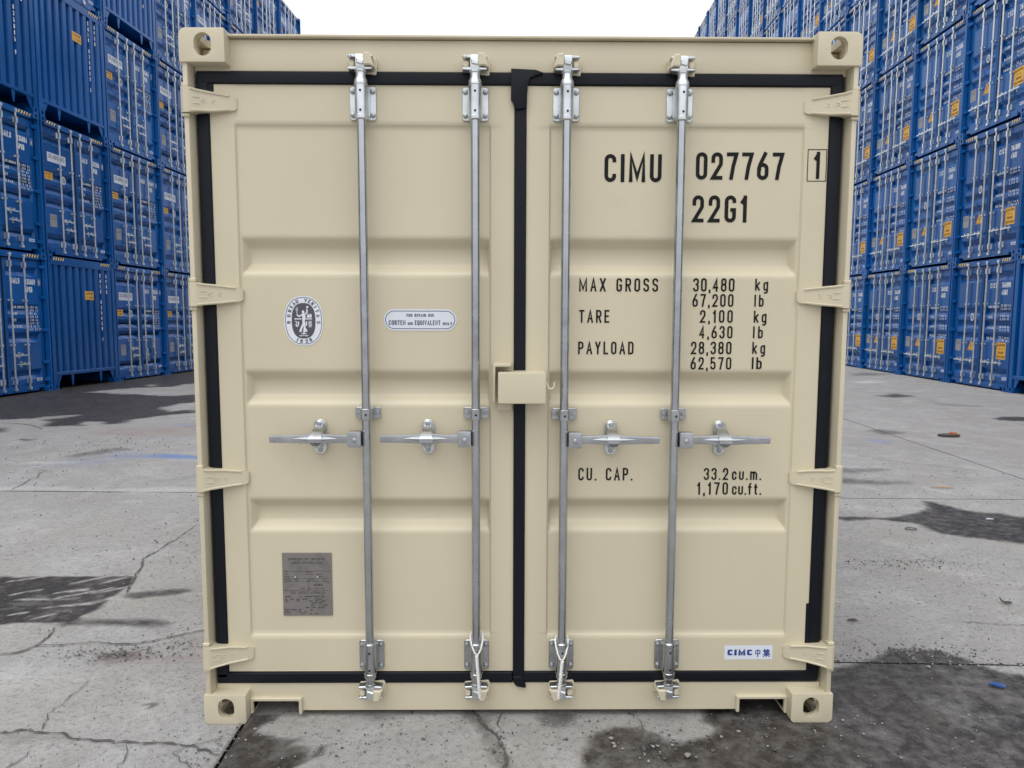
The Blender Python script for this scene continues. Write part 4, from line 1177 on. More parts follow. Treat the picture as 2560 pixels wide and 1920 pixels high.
    text(mb, "FOR REPAIR USE", -.430, -.327, 1.5725, 1.5835, YS - .0006, .16, wide=True)
    text(mb, "CORTEN", -.497, -.434, 1.5415, 1.5595, YS - .0006, .15, wide=True); text(mb, "OR", -.426, -.407, 1.5415, 1.552, YS - .0006, .16, wide=True)
    text(mb, "EQUIVALENT", -.399, -.303, 1.5415, 1.5595, YS - .0006, .15); text(mb, "ONLY", -.294, -.259, 1.5415, 1.552, YS - .0006, .16, wide=True)
    obj("label_print", mb, rp, DARKBLUE, recalc=False, smooth=0)
    # approval plate
    mb = MB().box(-.921, -.730, YS - .003, YS + .0016, .411, .662, .001, 1)
    pl = obj("approval_plate", mb, dl, PLATE)
    mb = MB(); yp = YS - .0036
    text(mb, "APPROVED FOR TRANSPORT", -.897, -.753, .6335, .6425, yp, .16); text(mb, "UNDER CUSTOMS SEAL", -.885, -.765, .619, .628, yp, .16)
    mb2 = MB(); flat(mb2, [(-.875, .596), (-.775, .596), (-.775, .611), (-.875, .611)], yp)
    text(mb, "CSC SAFETY APPROVAL", -.890, -.756, .499, .5085, yp, .16); text(mb, "CIMC", -.799, -.766, .531, .5395, yp - .0002, .22)
    text(mb, "+", 0, 0, 0, .01, yp) if '+' in GL else None
    random.seed(3)
    for z in (.586, .577, .568, .556, .549, .521, .488, .478, .470, .462, .453, .444, .435, .426, .419):
        x = -.913
        while x < -.74:
            w = random.uniform(.008, .03)
            if random.random() < .62 and x + w < -.738:
                thicken(mb, [(x, z), (x + w, z)], False, .0024 + .0014 * (z < .49), lambda q: q, yp)
            x += w + random.uniform(.004, .012)
    for z in (.590, .562, .513):
        thicken(mb, [(-.918, z), (-.733, z)], False, .001, lambda q: q, yp - .0003)
    thicken(mb, [(-.820, .562), (-.820, .513)], False, .001, lambda q: q, yp - .0003)
    obj("plate_print", mb, pl, PLATEINK, recalc=False, smooth=0)
    for x in (-.872, -.785):
        obj("rivet", MB().lathe([(.0042, YS - .003), (.0036, YS - .006), (0, YS - .007)], x, .566, 10, axis='y', cap=False), pl, RODB)
    # maker label
    yq = .055 + .0018 - .0008
    mb = MB(); flat(mb, [(.806, .230), (.996, .231), (.996, .289), (.806, .288)], yq)
    mk = obj("maker_label", mb, dr, WHITE, recalc=False, smooth=0)
    mb = MB(); text(mb, "CIMC", .8185, .916, .2475, .2715, yq - .0006, .20, wide=True)
    def cj(strokes, x0, z0, w, h):
        for i, P in enumerate(strokes):
            thicken(mb, [(x0 + a * w, z0 + b * h) for a, b in P], False, .0034, lambda q: q, yq - .0006 - .00015 * (i % 4))
    cj([[(.12, .78), (.12, .34), (.88, .34), (.88, .78), (.12, .78)], [(.5, 1), (.5, -.1)]], .927, .244, .022, .029)
    cj([[(.28, 1.02), (.05, .62)], [(.25, .85), (.25, .40)], [(.25, .85), (.92, .85)], [(.25, .70), (.85, .70)], [(.25, .55), (.85, .55)], [(.25, .40), (.95, .40)], [(.58, .85), (.58, .40)], [(.6, 1.02), (.66, .88)], [(.02, .24), (.98, .24)], [(.5, .38), (.5, -.12)], [(.48, .22), (.08, -.06)], [(.52, .22), (.94, -.06)]], .957, .244, .031, .029)
    obj("label_print", mb, mk, NAVY, recalc=False, smooth=0)
    return C
CREAM_C = build_cream()

# ------------------------------------------------------------------ cords on the inner bars
def cord(x, ztop, zv, zend, sway, label):
    r = .0034; AY = .012
    mb = MB()
    pts = []
    for k in range(16):      # the loop round the bar, drooping to a point in front
        a = math.pi * 2 * k / 16
        fr = (1 - math.cos(a)) / 2      # 0 behind, 1 front
        wx = .028 * math.sin(a) * (1 - .25 * fr)
        pts.append((x + sway * fr + wx, AY + .030 - .062 * fr, ztop - .004 + (-(ztop - zv)) * fr ** 2.2))
    mb.tube(pts, r, 7, closed=True)
    n = 90
    for ph in (0, math.pi):
        q = []
        for k in range(n + 1):
            t = k / n; a = ph + t * 2 * math.pi * (zv - zend) / .022
            q.append((x + sway + .012 * t * (1 if sway < 0 else -1) * -1 + .0035 * math.cos(a), -.036 + .02 * t * (t - .6) + .0035 * math.sin(a), zv + (zend - zv) * t))
        mb.tube(q, r, 7)
    o = obj("cord", mb, None, ROPE, smooth=60)
    tag(o, label, "cord", "white cords looped on the inner locking bars")
cord(-.169, .360, .292, .118, .004, "white twisted cord hanging from the locking bar just left of the black centre seam")
cord(.162, .345, .268, .118, -.002, "white twisted cord hanging from the locking bar just right of the black centre seam")

# ------------------------------------------------------------------ blue containers
HB = 2.896
class Proto: pass
def blue_parts():
    B = Proto()
    c4 = {(sx, t): casting_mesh("corner_casting", BLUE, sx, t, (.060, .08), 0, n=3) for sx in (-1, 1) for t in (0, 1)}
    B.cast = c4
    def frame(front_wall=False):
        mb = MB()
        mb.box(-1.195, 1.195, .15, 12.1, .20 if not front_wall else .33, 2.86)
        for s in (-1, 1):
            a, b = sorted((s * 1.214, s * 1.135))
            if front_wall:
                mb.box(*sorted((s * 1.214, s * 1.10)), .004, .12, .118, HB - .118, .006, 1)
            else:
                P = [(s * 1.214, .004), (s * 1.180, .004), (s * 1.168, .10), (s * 1.168, .18), (s * 1.214, .18)]
                mb.prism(P if s < 0 else P[::-1], .118, HB - .118, 'z')
            mb.box(*sorted((s * 1.214, s * 1.14)), .178, 12.0, .03, .21)
            mb.box(*sorted((s * 1.219, s * 1.06)), 12.0, 12.19, 0, HB)
        return mb
    mb = frame()
    mb.box(-1.06, 1.06, .056, .15, 2.755, 2.875, .005, 1); mb.box(-1.172, 1.172, .112, .16, 2.72, 2.79)
    mb.box(-1.06, -.865, .066, .14, .085, .16); mb.box(-.865, .865, .060, .14, .035, .16, .004, 1); mb.box(.865, 1.06, .066, .14, .085, .16)
    B.body = mb.mesh("body", BLUE)
    GV = [(2.605, 2.395), (1.830, 1.620), (1.543, 1.333), (1.258, 1.048), (.490, .280)]
    B.doorL = door_skin(-1.150, -.022, .165, 2.745, -1.045, -.115, True, GV, .060, None, .050, .078, 3).mesh("door", BLUE, 24)
    B.doorR = door_skin(.016, 1.150, .165, 2.745, .105, 1.045, False, GV, .060, None, .050, .078, 3).mesh("door", BLUE, 24)
    mb = MB()
    for (a, b, c, d) in ((-1.17, 1.17, 2.738, 2.756), (-1.17, 1.17, .155, .170), (-1.172, -1.148, .16, 2.75), (1.148, 1.172, .16, 2.75), (-.024, .018, .16, 2.75)):
        mb.box(a, b, .056, .1, c, d)
    B.gasket = mb.mesh("door_gasket", RUBBER)
    def bar(sg):
        mb = MB().lathe([(.018, .10), (.018, 2.80)], 0, .012, 10)
        for zc in (2.62, .27):
            mb.box(-.024, .024, -.014, .055, zc - .06, zc + .06)
            mb.box(-.048 if sg < 0 else -.03, .03 if sg < 0 else .048, .045, .062, zc - .06, zc + .06)
        for zc in (1.90, 1.00):
            mb.box(-.026, .026, -.010, .05, zc - .018, zc + .018); mb.box(-.045, .045, .045, .062, zc - .018, zc + .018)
        mb.box(-.04, .04, -.008, .04, 2.80, 2.835); mb.box(-.02, .02, -.012, .04, 2.77, 2.84)
        mb.box(-.04, .04, -.008, .04, .085, .12); mb.box(-.02, .02, -.012, .04, .075, .14)
        return mb
    B.bar = {s: bar(s).mesh("locking_bar", RODB) for s in (-1, 1)}
    def handle(s):
        P = [(s * .02, .016), (s * .06, .02), (s * .14, .014), (s * .36, .010), (s * .36, -.012), (s * .06, -.018), (s * .02, -.016)]
        mb = MB().prism(P if s > 0 else P[::-1], -.016, -.002, 'y')
        mb.box(*sorted((s * .012, s * .062)), -.022, .02, -.03, .03)
        mb.box(s * .185 - .022, s * .185 + .022, .045, .062, -.06, .06)
        mb.prism([(s * .185 - .016, .045), (s * .185 + .016, .045), (s * .185 + .022, -.01), (s * .185 - .022, -.01)], -.03, .05, 'y')
        return mb
    B.handle = {s: handle(s).mesh("door_handle", RODB) for s in (-1, 1)}
    def hinge(s):
        mb = MB()
        mb.loft([[(s * x, yf, hh), (s * x, yf, -hh), (s * x, .065, -hh), (s * x, .065, hh)] for x, hh, yf in ((1.214, .045, -.004), (1.18, .045, -.006), (1.15, .04, .02), (1.06, .024, .05))])
        return mb
    B.hinge = {s: hinge(s).mesh("hinge", BLUE) for s in (-1, 1)}
    def stripes(x0, x1, y):
        mb = MB()
        z0, z1 = 2.795, 2.862
        flat(mb, [(x0, z0), (x1, z0), (x1, z1), (x0, z1)], y, 0)
        n = 5; p = (x1 - x0) / n
        for k in range(n):
            a = x0 + k * p
            flat(mb, [(a + .005, z0 + .001), (a + p * .5, z0 + .001), (min(a + p * .95, x1), z1 - .001), (a + p * .45, z1 - .001)], y - .0008, 1)
        return mb
    B.stripeL = stripes(-1.05, -.66, .0545).mesh("hazard_stripe", [BLACK, YELLOW], 0, False)
    B.stripeR = stripes(.66, 1.05, .0545).mesh("hazard_stripe", [BLACK, YELLOW], 0, False)
    YD = .0585
    def label(name, x0, x1, z0, z1, base, lines, ink, t=.15, shape=None):
        mb = MB()
        flat(mb, shape or [(x0, z0), (x1, z0), (x1, z1), (x0, z1)], YD)
        for s, a, b, c, d in lines:
            text(mb, s, a, b, c, d, YD - .0008, t, 1, wide=' ' not in s)
        return mb.mesh(name, [base, ink], 0, False)
    oval = lambda cx, cz, rx, rz: [(cx + rx * math.cos(k * math.pi / 10), cz + rz * math.sin(k * math.pi / 10)) for k in range(20)]
    def emblem(cx, cz):
        mb = MB()
        flat(mb, oval(cx, cz, .072, .092), YD)
        thicken(mb, oval(cx, cz, .066, .085), True, .003, lambda q: q, YD - .0008, 1)
        flat(mb, oval(cx, cz, .042, .06), YD - .0008, 1)
        thicken(mb, [(cx, cz + .04), (cx, cz - .01), (cx - .014, cz - .045)], False, .012, lambda q: q, YD - .0015, 0)
        thicken(mb, [(cx - .028, cz + .008), (cx + .03, cz + .008)], False, .006, lambda q: q, YD - .0018, 0)
        return mb.mesh("inspection_sticker", [WHITE, GREYINK], 0, False)
    # white-sticker type
    B.A = [label("name_sticker", -.93, -.31, 2.02, 2.215, WHITE, [("SEABOARD", -.89, -.35, 2.095, 2.185)], GREYINK, .12),
           label("caution_label", -1.10, -.78, 1.625, 1.785, ORANGE, [("CAUTION", -1.06, -.82, 1.725, 1.765), ("9 6 HIGH", -1.06, -.82, 1.655, 1.70)], INK),
           emblem(-.41, 1.69),
           label("approval_plate", -.93, -.70, .63, .90, LPLATE, [("CSC SAFETY", -.91, -.72, .84, .865), ("APPROVAL", -.90, -.73, .79, .815)], PLATEINK),
           label("maker_label", .86, 1.03, .235, .295, WHITE, [("CIMC", .88, 1.0, .25, .28)], NAVY, .2)]
    tri = MB(); flat(tri, [(-.52, .83), (-.24, .83), (-.38, 1.09)], YD)
    thicken(tri, [(-.495, .843), (-.265, .843), (-.38, 1.062)], True, .006, lambda q: q, YD - .0008, 1)
    thicken(tri, [(-.38, 1.0), (-.40, .94), (-.36, .93), (-.38, .87)], False, .012, lambda q: q, YD - .001, 1)
    B.Bt = [emblem(-.40, 1.60),
            label("caution_label", .60, .93, .68, 1.045, ORANGE, [("CAUTION", .63, .90, .965, 1.015), ("9 6", .71, .82, .885, .93), ("HIGH", .68, .85, .80, .85), ("CONTAINER", .625, .905, .71, .76)], INK),
            tri.mesh("warning_triangle", [ORANGE, INK], 0, False),
            label("approval_plate", -1.03, -.80, .80, 1.07, LPLATE, [("CSC SAFETY", -1.01, -.82, 1.01, 1.035), ("APPROVAL", -1.00, -.83, .96, .985)], PLATEINK),
            label("maker_label", .86, 1.03, .235, .295, WHITE, [("CIMC", .88, 1.0, .25, .28)], NAVY, .2)]
    YT = .0585
    def specs(kind):
        mb = MB()
        if kind == 'A':
            L = [("MAX.GROSS", 1.74), ("TARE", 1.61), ("NET", 1.475), ("CU.CAP.", 1.345)]
            Rr = [("30,480 KG", 1.745), ("67,200 LB", 1.680), ("4,700 KG", 1.615), ("10,360 LB", 1.550), ("25,780 KG", 1.482), ("56,840 LB", 1.417), ("86.0 CU.M.", 1.352), ("3,040 CU.FT.", 1.287)]
            for s, z in L: text(mb, s, .215, .215 + .042 * len(s), z, z + .052, YT, .19)
            for s, z in Rr: text(mb, s, .64, .64 + .038 * len(s), z, z + .048, YT, .19)
        else:
            L = [("MAX.GROSS", 1.80), ("TARE", 1.57), ("PAYLOAD", 1.33), ("CU.CAP.", 1.10)]
            Rr = [("32,500 kg", 1.825), ("71,650 lb", 1.755), ("3,860 kg", 1.60), ("8,510 lb", 1.53), ("28,640 kg", 1.36), ("63,140 lb", 1.29), ("76.4 cu.m.", 1.13), ("2,700 cu.ft.", 1.07)]
            for s, z in L: text(mb, s, .215, .215 + .042 * len(s), z, z + .054, YT, .19)
            for s, z in Rr: text(mb, s, .66, .66 + .037 * len(s), z, z + .048, YT, .19)
        return mb
    # keep print just proud of the deepest ribs by following the leaf: the ribs are cut behind it, so lay it on the leaf plane
    B.specs = {k: specs(k).mesh("spec_lettering", WHITEINK, 0, False) for k in 'AB'}
    # ribbed end wall type
    mb = frame(True)
    mb.box(-1.10, 1.10, .012, .14, 2.70, 2.876, .005, 1); mb.box(-1.10, 1.10, .012, .14, .30, .375, .005, 1)
    for s in (-1, 1):
        mb.prism([(s * 1.06, .30), (s * .90, .30), (s * 1.06, .03)][::s], .03, .045, 'y')
        mb.prism([(s * .585, .30), (s * .475, .30), (s * .52, .06), (s * .545, .06)][::s], .03, .045, 'y')
    B.bodyC = mb.mesh("body", BLUE)
    mb = MB(); pts = []; n = 9; p = 2.2 / n
    for k in range(n):
        b = -1.10 + k * p
        pts += [(b, 1), (b + .34 * p, 1), (b + .47 * p, 0), (b + .87 * p, 0)]
    pts.append((1.10, 1))
    v = []
    for x, q in pts: v += [(x, .020 + .078 * q, .37), (x, .020 + .078 * q, 2.705)]
    mb.add(v, [(2 * i, 2 * i + 2, 2 * i + 3, 2 * i + 1) for i in range(len(pts) - 1)])
    B.wallC = mb.mesh("end_wall", BLUE, 20, False)
    B.stripeCL = stripes(-1.05, -.66, .0105).mesh("hazard_stripe", [BLACK, YELLOW], 0, False)
    B.stripeCR = stripes(.66, 1.05, .0105).mesh("hazard_stripe", [BLACK, YELLOW], 0, False)
    mb = MB()
    flat(mb, [(.03, 1.98), (.36, 1.98), (.36, 2.18), (.03, 2.18)], .018)
    text(mb, "CAUTION", .06, .33, 2.10, 2.15, .017, .15, 1); text(mb, "9 6 HIGH", .06, .33, 2.01, 2.06, .017, .15, 1)
    B.labC = mb.mesh("caution_label", [ORANGE, INK], 0, False)
    # joined versions
    def joined(kind):
        mb = MB(); mats = []
        def put(me, loc=(0, 0, 0)):
            off = len(mats); mats.extend(me.materials)
            mb.add([v.co + Vector(loc) for v in me.vertices], [], 0)
            o = len(mb.v) - len(me.vertices)
            for p_ in me.polygons:
                mb.f.append(tuple(i + o for i in p_.vertices)); mb.mi.append(off + p_.material_index)
        if kind == 'C':
            for m_ in (B.bodyC, B.wallC, B.stripeCL, B.stripeCR, B.labC): put(m_)
        else:
            for m_ in [B.body, B.stripeL, B.stripeR]: put(m_)
            for m_ in [B.doorL, B.doorR, B.gasket] + (B.A if kind == 'A' else B.Bt): put(m_, (0, DY, 0))
            for x, s in BARS: put(B.bar[s], (x, DY - .005, 0))
            for x, s, z in HANDLES[kind]: put(B.handle[s], (x, DY - .005, z))
        # castings as plain blocks
        i = len(mats); mats.append(BLUE)
        for s in (-1, 1):
            for z in (0, HB - .118): mb.box(*sorted((s * 1.219, s * 1.057)), 0, .178, z, z + .118, 0, 2, i)
        uniq, remap = [], []
        for m_ in mats:
            if m_ not in uniq: uniq.append(m_)
            remap.append(uniq.index(m_))
        mb.mi = [remap[q] for q in mb.mi]
        return mb.mesh("container_block", uniq, 30, False)
    B.joined = {k: joined(k) for k in 'ABC'}
    return B
DY = .040
BARS = [(-.578, -1), (-.169, -1), (.162, 1), (.577, 1)]
HANDLES = {'A': [(-.578, 1, .79), (-.169, -1, .607), (.162, 1, .79), (.577, -1, .607)], 'B': [(-.578, -1, .60), (-.169, -1, .60), (.162, 1, .60), (.577, 1, .60)]}
BP = blue_parts()

def id_mesh(kind, num):
    mb = MB(); y = .0583
    pre, code = ("SMLU", "5PGB") if kind == 'A' else ("CICU", "45G1")
    text(mb, pre, .235, .49, 2.235, 2.35, y, .19); text(mb, num[:6], .645, .955, 2.235, 2.35, y, .19)
    text(mb, code, .655, .86, 2.075, 2.19, y, .19)
    text(mb, num[6], 1.055, 1.10, 2.24, 2.34, y, .19)
    thicken(mb, [(1.035, 2.225), (1.035, 2.36), (1.115, 2.36), (1.115, 2.225)], True, .004, lambda q: q, y)
    return mb.mesh("id_lettering", WHITEINK, 0, False)

def vertical_id(num):
    mb = MB()
    for k, ch in enumerate("SMLU " + num[:6] + " " + num[6]):
        if ch != ' ': text(mb, ch, .635, .69, 2.52 - k * .125, 2.61 - k * .125, .0225, .14, track=0) if False else text(mb, ch, .628, .688, 2.52 - k * .125, 2.61 - k * .125, .0205, .2)
    for k, ch in enumerate("5PGB"):
        text(mb, ch, .872, .932, 2.52 - k * .125, 2.61 - k * .125, .0205, .2)
    return mb.mesh("id_lettering", WHITEINK, 0, False)

TIERS = ["bottom tier", "second tier", "third tier", "fourth tier", "fifth tier", "sixth tier", "seventh tier"]
ORD = ["first", "second", "third", "fourth", "fifth", "sixth", "seventh", "eighth", "ninth", "tenth", "eleventh", "twelfth", "thirteenth", "fourteenth", "fifteenth", "sixteenth", "seventeenth"]

def place_blue(kind, M, lod, num, label, group, open_handle=False):
    if lod == 2:
        o = obj("stacked_container", BP.joined[kind]); o.matrix_world = M
        return tag(o, label, "shipping container", group)
    R = empty("stacked_container"); R.matrix_world = M
    tag(R, label, "shipping container", group)
    cast = [(sx, t) for sx in (-1, 1) for t in (0, 1)]
    for sx, t in cast:
        o = obj("corner_casting", BP.cast[(sx, t)], R); o.location = (sx * 1.219, 0, HB - .118 if t else 0)
    if kind == 'C':
        for nm, me in (("body", BP.bodyC), ("end_wall", BP.wallC), ("hazard_stripe", BP.stripeCL), ("hazard_stripe", BP.stripeCR), ("caution_label", BP.labC)):
            obj(nm, me, R)
        if num: tag(obj("id_lettering", vertical_id(num), R), kind="stuff")
        return R
    obj("body", BP.body, R)
    dl = obj("door", BP.doorL, R); dr = obj("door", BP.doorR, R)
    dl.location.y = dr.location.y = DY
    obj("hazard_stripe", BP.stripeL, R); obj("hazard_stripe", BP.stripeR, R)
    obj("door_gasket", BP.gasket, R).location.y = DY
    for x, s in BARS:
        o = obj("locking_bar", BP.bar[s], R); o.location = (x, DY - .005, 0)
    for i, (x, s, z) in enumerate(HANDLES[kind]):
        o = obj("door_handle", BP.handle[s], R); o.location = (x, DY - .005, z)
        if open_handle and i >= 2:
            o.rotation_euler = (0, math.radians(78 if i == 2 else 70), 0)
    for me in (BP.A if kind == 'A' else BP.Bt):
        nm = me.name.split('.')[0]
        obj(nm, me, dr if nm == "maker_label" or (kind == 'B' and nm == "caution_label") else dl)
    tag(obj("spec_lettering", BP.specs[kind], dr), kind="stuff")
    if num: tag(obj("id_lettering", id_mesh(kind, num), dr), kind="stuff")
    if lod == 0:
        for s in (-1, 1):
            for z in (2.62, 1.98, 1.30, .62, .25):
                o = obj("hinge", BP.hinge[s], dl if s < 0 else dr); o.location = (0, -DY * .5, z)
    return R

def row(side, origin, psi, slope, pitch, th, tilt, cols, tiers, kind_of, num_of, lod_of, first, group, look):
    d = Vector((math.sin(psi) * math.cos(slope), math.cos(psi) * math.cos(slope), math.sin(slope)))
    u0 = Vector((-math.sin(slope) * math.sin(psi) + tilt, -math.sin(slope) * math.cos(psi), 1)).normalized()
    for k in cols:
        rng = random.Random(1000 * (side + 2) + k)
        for t in range(tiers):
            jit = Vector((rng.uniform(-.012, .012), rng.uniform(-.008, .008), 0))
            base = Vector(origin) + d * (pitch * (k + .5)) + u0 * (th * t) + jit
            if k < -1:
                base.z = float(gz(base.x, base.y)) + th * t
            ez = u0; ex = (d if side < 0 else -d)
            ex = (ex - ez * ex.dot(ez)).normalized()
            ey = ez.cross(ex)
            M = Matrix((ex, ey, ez)).transposed().to_4x4(); M.translation = base
            kind = kind_of(k, t); lod = lod_of(k, t); num = num_of(k, t)
            if lod == 2 and k < first:
                lab = "blue container further along the %s row, beside or behind the camera" % ("left" if side < 0 else "right")
            elif lod == 2:
                lab = "blue container of the %s row, behind the cream container" % ("left" if side < 0 else "right")
            else:
                what = {'A': "blue container with white name sticker", 'B': "blue container with orange warning triangle", 'C': "blue container with ribbed end wall"}[kind]
                lab = "%s, %s, %s stack along the %s row" % (what, TIERS[t], ORD[k - first], "left" if side < 0 else "right")
            n_before = len(MADE)
            R__ = place_blue(kind, M, lod, num, lab, group, open_handle=(side < 0 and k == 1 and t == 0))
            vv = rng.uniform(.86, 1.12); shade = (vv * rng.uniform(.8, 1.6), vv * rng.uniform(.96, 1.05), vv, 1)
            for q in MADE[n_before:]:
                q.color = shade

def rnum(seed, pre):
    r = random.Random(seed); return pre + "".join(str(r.randint(0, 9)) for _ in range(7 - len(pre)))
NL = {(-1, 0): "8350690", (-1, 1): "8350846", (0, 1): "8352068", (1, 1): "8350492", (1, 0): "8350458", (1, 2): "8350147"}
NR = {(0, 0): "7648901", (1, 0): "7645521", (2, 0): "7644191", (0, 1): "7648891", (1, 1): "7645441", (1, 2): "7645861", (2, 1): "7644011"}
CAMZ = 1.59
def lodL(k, t):
    if k < -1: return 2
    y = 13.3 + 2.468 * (k + .5)
    top = -.11 + 2.896 * (t + 1) - .0156 * 2.468 * k
    if k >= 3 and top < CAMZ + .36 * (y + 2.75): return 2          # behind the cream container
    if t * 2.896 > CAMZ + .47 * (y + 4.5): return 2                # above the frame
    return 0 if k <= 3 else 1
def lodR(k, t):
    if k < -1: return 2
    y = 12.9 + 2.46 * (k + .5)
    top = 2.9 * (t + 1)
    if k >= 4 and top < CAMZ + .36 * (y + 2.75): return 2
    if t * 2.9 > CAMZ + .47 * (y + 4.5): return 2
    return 0 if k <= 4 else 1
CL = {(0, 0), (0, 2), (-1, 2), (1, 3)}
row(-1, (-9.7677, 13.3113, -.1097), .0559, -.0156, 2.4684, 2.896, -.0058, range(-7, 7), 5,
    lambda k, t: 'C' if (k, t) in CL else 'A', lambda k, t: NL.get((k, t)) or rnum(31 * k + t, "835"), lodL, -1, "blue containers stacked along the left row", 0)
row(1, (10.6219, 12.8990, -.0825), .0503, -.0052, 2.4599, 2.9001, .0060, range(-7, 15), 7,
    lambda k, t: 'C' if (k == -1 and t == 0) else 'B', lambda k, t: NR.get((k, t)) or rnum(77 * k + t, "764"), lodR, -1, "blue containers stacked along the right row", 0)

# ------------------------------------------------------------------ loose stones and litter
def stone(mb, x, y, r, rng, mat):
    bm = bmesh.new()
    bmesh.ops.create_icosphere(bm, subdivisions=1, radius=1.0)
    sx, sy, sz = rng.uniform(.7, 1.3), rng.uniform(.7, 1.3), rng.uniform(.45, .8)
    a = rng.uniform(0, 6.28); ca, sa = math.cos(a), math.sin(a)
    z = float(gz(x, y))
    for v in bm.verts:
        q = v.co * rng.uniform(.8, 1.15)
        px, py, pz = q.x * sx, q.y * sy, q.z * sz
        v.co = (x + r * (px * ca - py * sa), y + r * (px * sa + py * ca), z + r * (pz + sz * .55) + .003)
    mb.bm(bm, mat)
rng = random.Random(5)
mb = MB()
def inside_container(x, y): return abs(x) < 1.22 and .0 < y < 6.06
CL_ = [(-1.86, .60, .13, .04, 240, .0055), (-1.60, .68, .12, .06, 130, .005), (-1.25, .62, .12, .08, 90, .005), (2.5, 1.86, .25, .06, 200, .006), (1.92, .60, .15, .04, 170, .006), (1.55, .52, .12, .03, 60, .006),
       (2.2, .47, .2, .02, 60, .007), (.5, -.16, .18, .05, 60, .007), (-.5, -.13, .2, .06, 60, .005), (-1.15, -.2, .07, .05, 50, .005), (-1.08, -.15, .02, .06, 30, .005), (-.07, -.15, .03, .06, 30, .005), (1.3, -.1, .35, .1, 90, .005), (-5, 6.3, .9, .5, 200, .0085), (-2.0, 2.2, .6, .35, 120, .006), (3.2, 1.4, .5, .3, 60, .006), (.15, .0, .3, .04, 50, .005)]
for (cx, cy, sx, sy, n, r) in CL_:
    for _ in range(n):
        x, y = rng.gauss(cx, sx), rng.gauss(cy, sy)
        if inside_container(x, y) and y > .25: continue
        stone(mb, x, y, r * rng.uniform(.35, 1.1) ** 1.3, rng, rng.choice([0, 0, 0, 1, 1, 1, 1, 2]))
for _ in range(2600):
    y = -.55 + 6 * rng.random() ** 2.2; x = rng.uniform(-1, 1) * (1.9 + y * .75)
    if inside_container(x, y) and y > .2: continue
    stone(mb, x, y, rng.uniform(.0012, .0036) * (1 + .25 * max(0, y)), rng, rng.choice([0, 0, 1, 1, 1, 1, 1, 2]))
g = obj("gravel", mb, None, STONES, recalc=False)
tag(g, "loose grey gravel scattered over the concrete yard", None, None, "stuff")
PB = [(.60, -.22, .011, 2, "pale pebble lying on dark wet concrete below the cream container"), (.34, -.11, .0085, 0, "small grey pebble below the third locking bar of the cream container"),
      (.345, -.165, .0085, 0, "grey pebble nearest the viewer below the third locking bar"), (.45, -.17, .0085, 1, "dark pebble left of the pale pebble on wet concrete"),
      (.70, -.19, .010, 1, "dark pebble right of the pale pebble on wet concrete"), (-1.01, -.04, .007, 2, "white pebble beside the container's lower left corner fitting"), (-.06, -.10, .008, 2, "pale pebble lodged in the wide crack under the container"), (.97, -.23, .009, 1, "dark stone on wet concrete below the lower right corner fitting")]
for x, y, r, m_, lab in PB:
    b = MB(); stone(b, 0, 0, r, rng, 0)
    o = obj("pebble", b, None, STONES[m_], recalc=False); o.location = (x, y, 0)
    tag(o, lab, "pebble", "larger pebbles on the wet concrete")
# blue plastic scrap
mb = MB()
P = [(-.062, .012), (-.03, .030), (.02, .020), (.060, -.004), (.055, -.022), (.01, -.016), (-.04, -.008)]
v = [(a, b, .006 + .008 * abs(math.sin(7 * i))) for i, (a, b) in enumerate(P)]
mb.add(v + [(a, b, z + .004) for a, b, z in v], [tuple(range(6, -1, -1)), tuple(range(7, 14))] + [(i, (i + 1) % 7, (i + 1) % 7 + 7, i + 7) for i in range(7)])
o = obj("plastic_scrap", mb, None, SCRAP_BLUE, smooth=0); o.location = (2.04, .262, .003); o.rotation_euler = (0, 0, -.25); o.scale = (.5, .7, 1)
tag(o, "torn blue plastic scrap lying on the dark wet concrete", "plastic scrap")
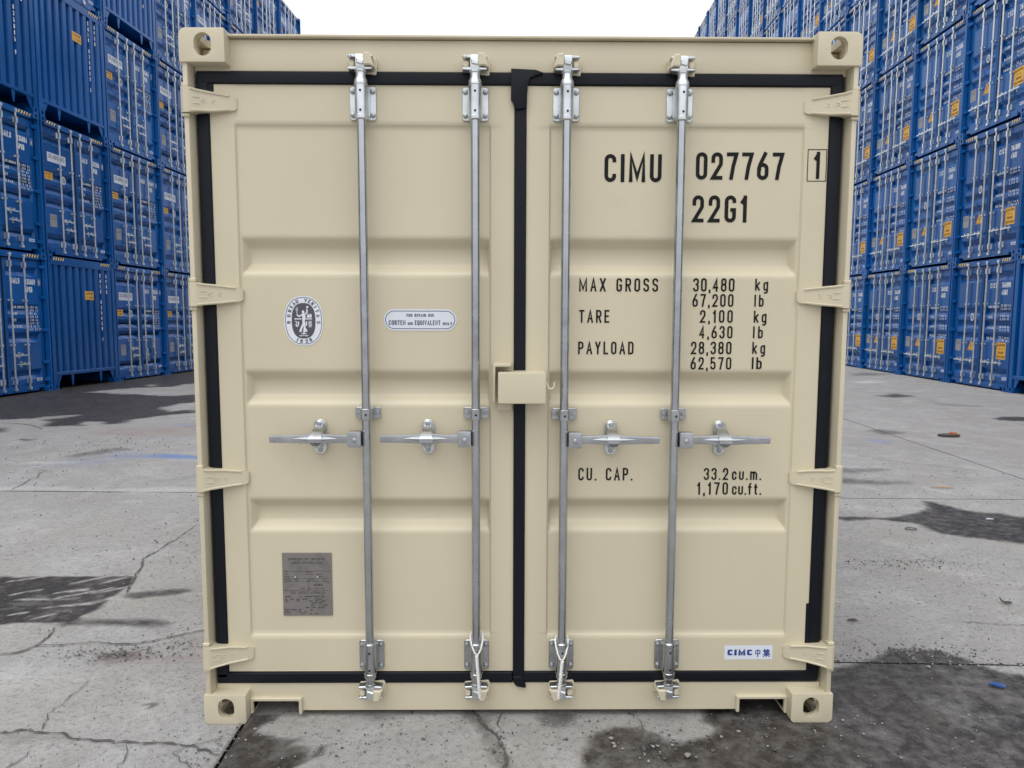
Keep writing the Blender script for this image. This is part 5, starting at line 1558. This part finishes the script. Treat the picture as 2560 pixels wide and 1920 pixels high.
# flattened debris with orange
R0 = empty("debris"); R0.location = (5.86, 7.0, float(gz(5.86, 7.0)) + .005)
R0.scale = (.72, .8, 1)
tag(R0, "flattened dark debris with an orange edge lying on the far concrete", "debris")
P = [(-.20, .02), (-.06, .08), (.06, .07), (.17, .03), (.19, -.04), (.02, -.09), (-.12, -.05)]
mb = MB().prism(P, 0, .03, 'z', .006, 1); obj("sheet", mb, R0, LEAFM)
mb = MB().prism([(.04, .05), (.10, .04), (.15, -.01), (.08, .0), (.04, .02)], .026, .055, 'z', .006, 1); obj("orange_strip", mb, R0, SCRAP_ORANGE)
# stick, leaf, wire curl, paper bits
o = obj("stick", MB().tube([(-.09, .02, .009), (-.02, .005, .012), (.05, -.008, .008), (.10, -.012, .011)], [.005, .007, .006, .004], 7), None, WOODY); o.location = (3.99, 3.97, float(gz(3.99, 3.97)) + .004)
tag(o, "thin pale wooden stick lying on the concrete", "stick")
mb = MB(); P = [(-.04, .0), (-.015, .014), (.02, .010), (.042, -.012), (.01, -.010), (-.02, -.008)]
mb.add([(a, b, .006 + .010 * ((i % 3) / 2)) for i, (a, b) in enumerate(P)] + [(0, 0, .004)], [(i, (i + 1) % 6, 6) for i in range(6)])
o = obj("dry_leaf", mb, None, LEAFM, recalc=False, smooth=0); o.location = (1.74, .95, .003); o.scale = (.8, .8, .8)
tag(o, "small dark dry leaf near the right bottom of the cream container", "leaf")
o = obj("leather_strip", MB().tube([(-.022, .012, .03), (-.012, .004, .012), (.0, -.004, .008), (.02, -.006, .009), (.034, -.008, .007)], [.003, .005, .007, .008, .005], 7), None, LEAFM); o.location = (2.69, 1.18, .004)
tag(o, "curled dark strip of litter on the dry concrete", "litter")
o = obj("wire_ring", MB().tube([(.040 * math.cos(a), .030 * math.sin(a), .006) for a in [k * math.pi / 10 for k in range(19)]], .0035, 6), None, LEAFM); o.location = (2.96, 2.62, float(gz(2.96, 2.62)) + .004)
tag(o, "thin dark wire ring lying flat beside the wet patch", "wire ring")
mb = MB(); mb.prism([(-.06, .0), (-.02, .02), (.05, .015), (.06, -.01), (0, -.015)], 0, .012, 'z')
o = obj("paper_scrap", mb, None, WHITE, smooth=0); o.location = (3.73, 2.9, float(gz(3.73, 2.9)) + .005); o.scale = (.5, .5, .5)
tag(o, "white paper scrap on the wide wet patch", "paper scrap")
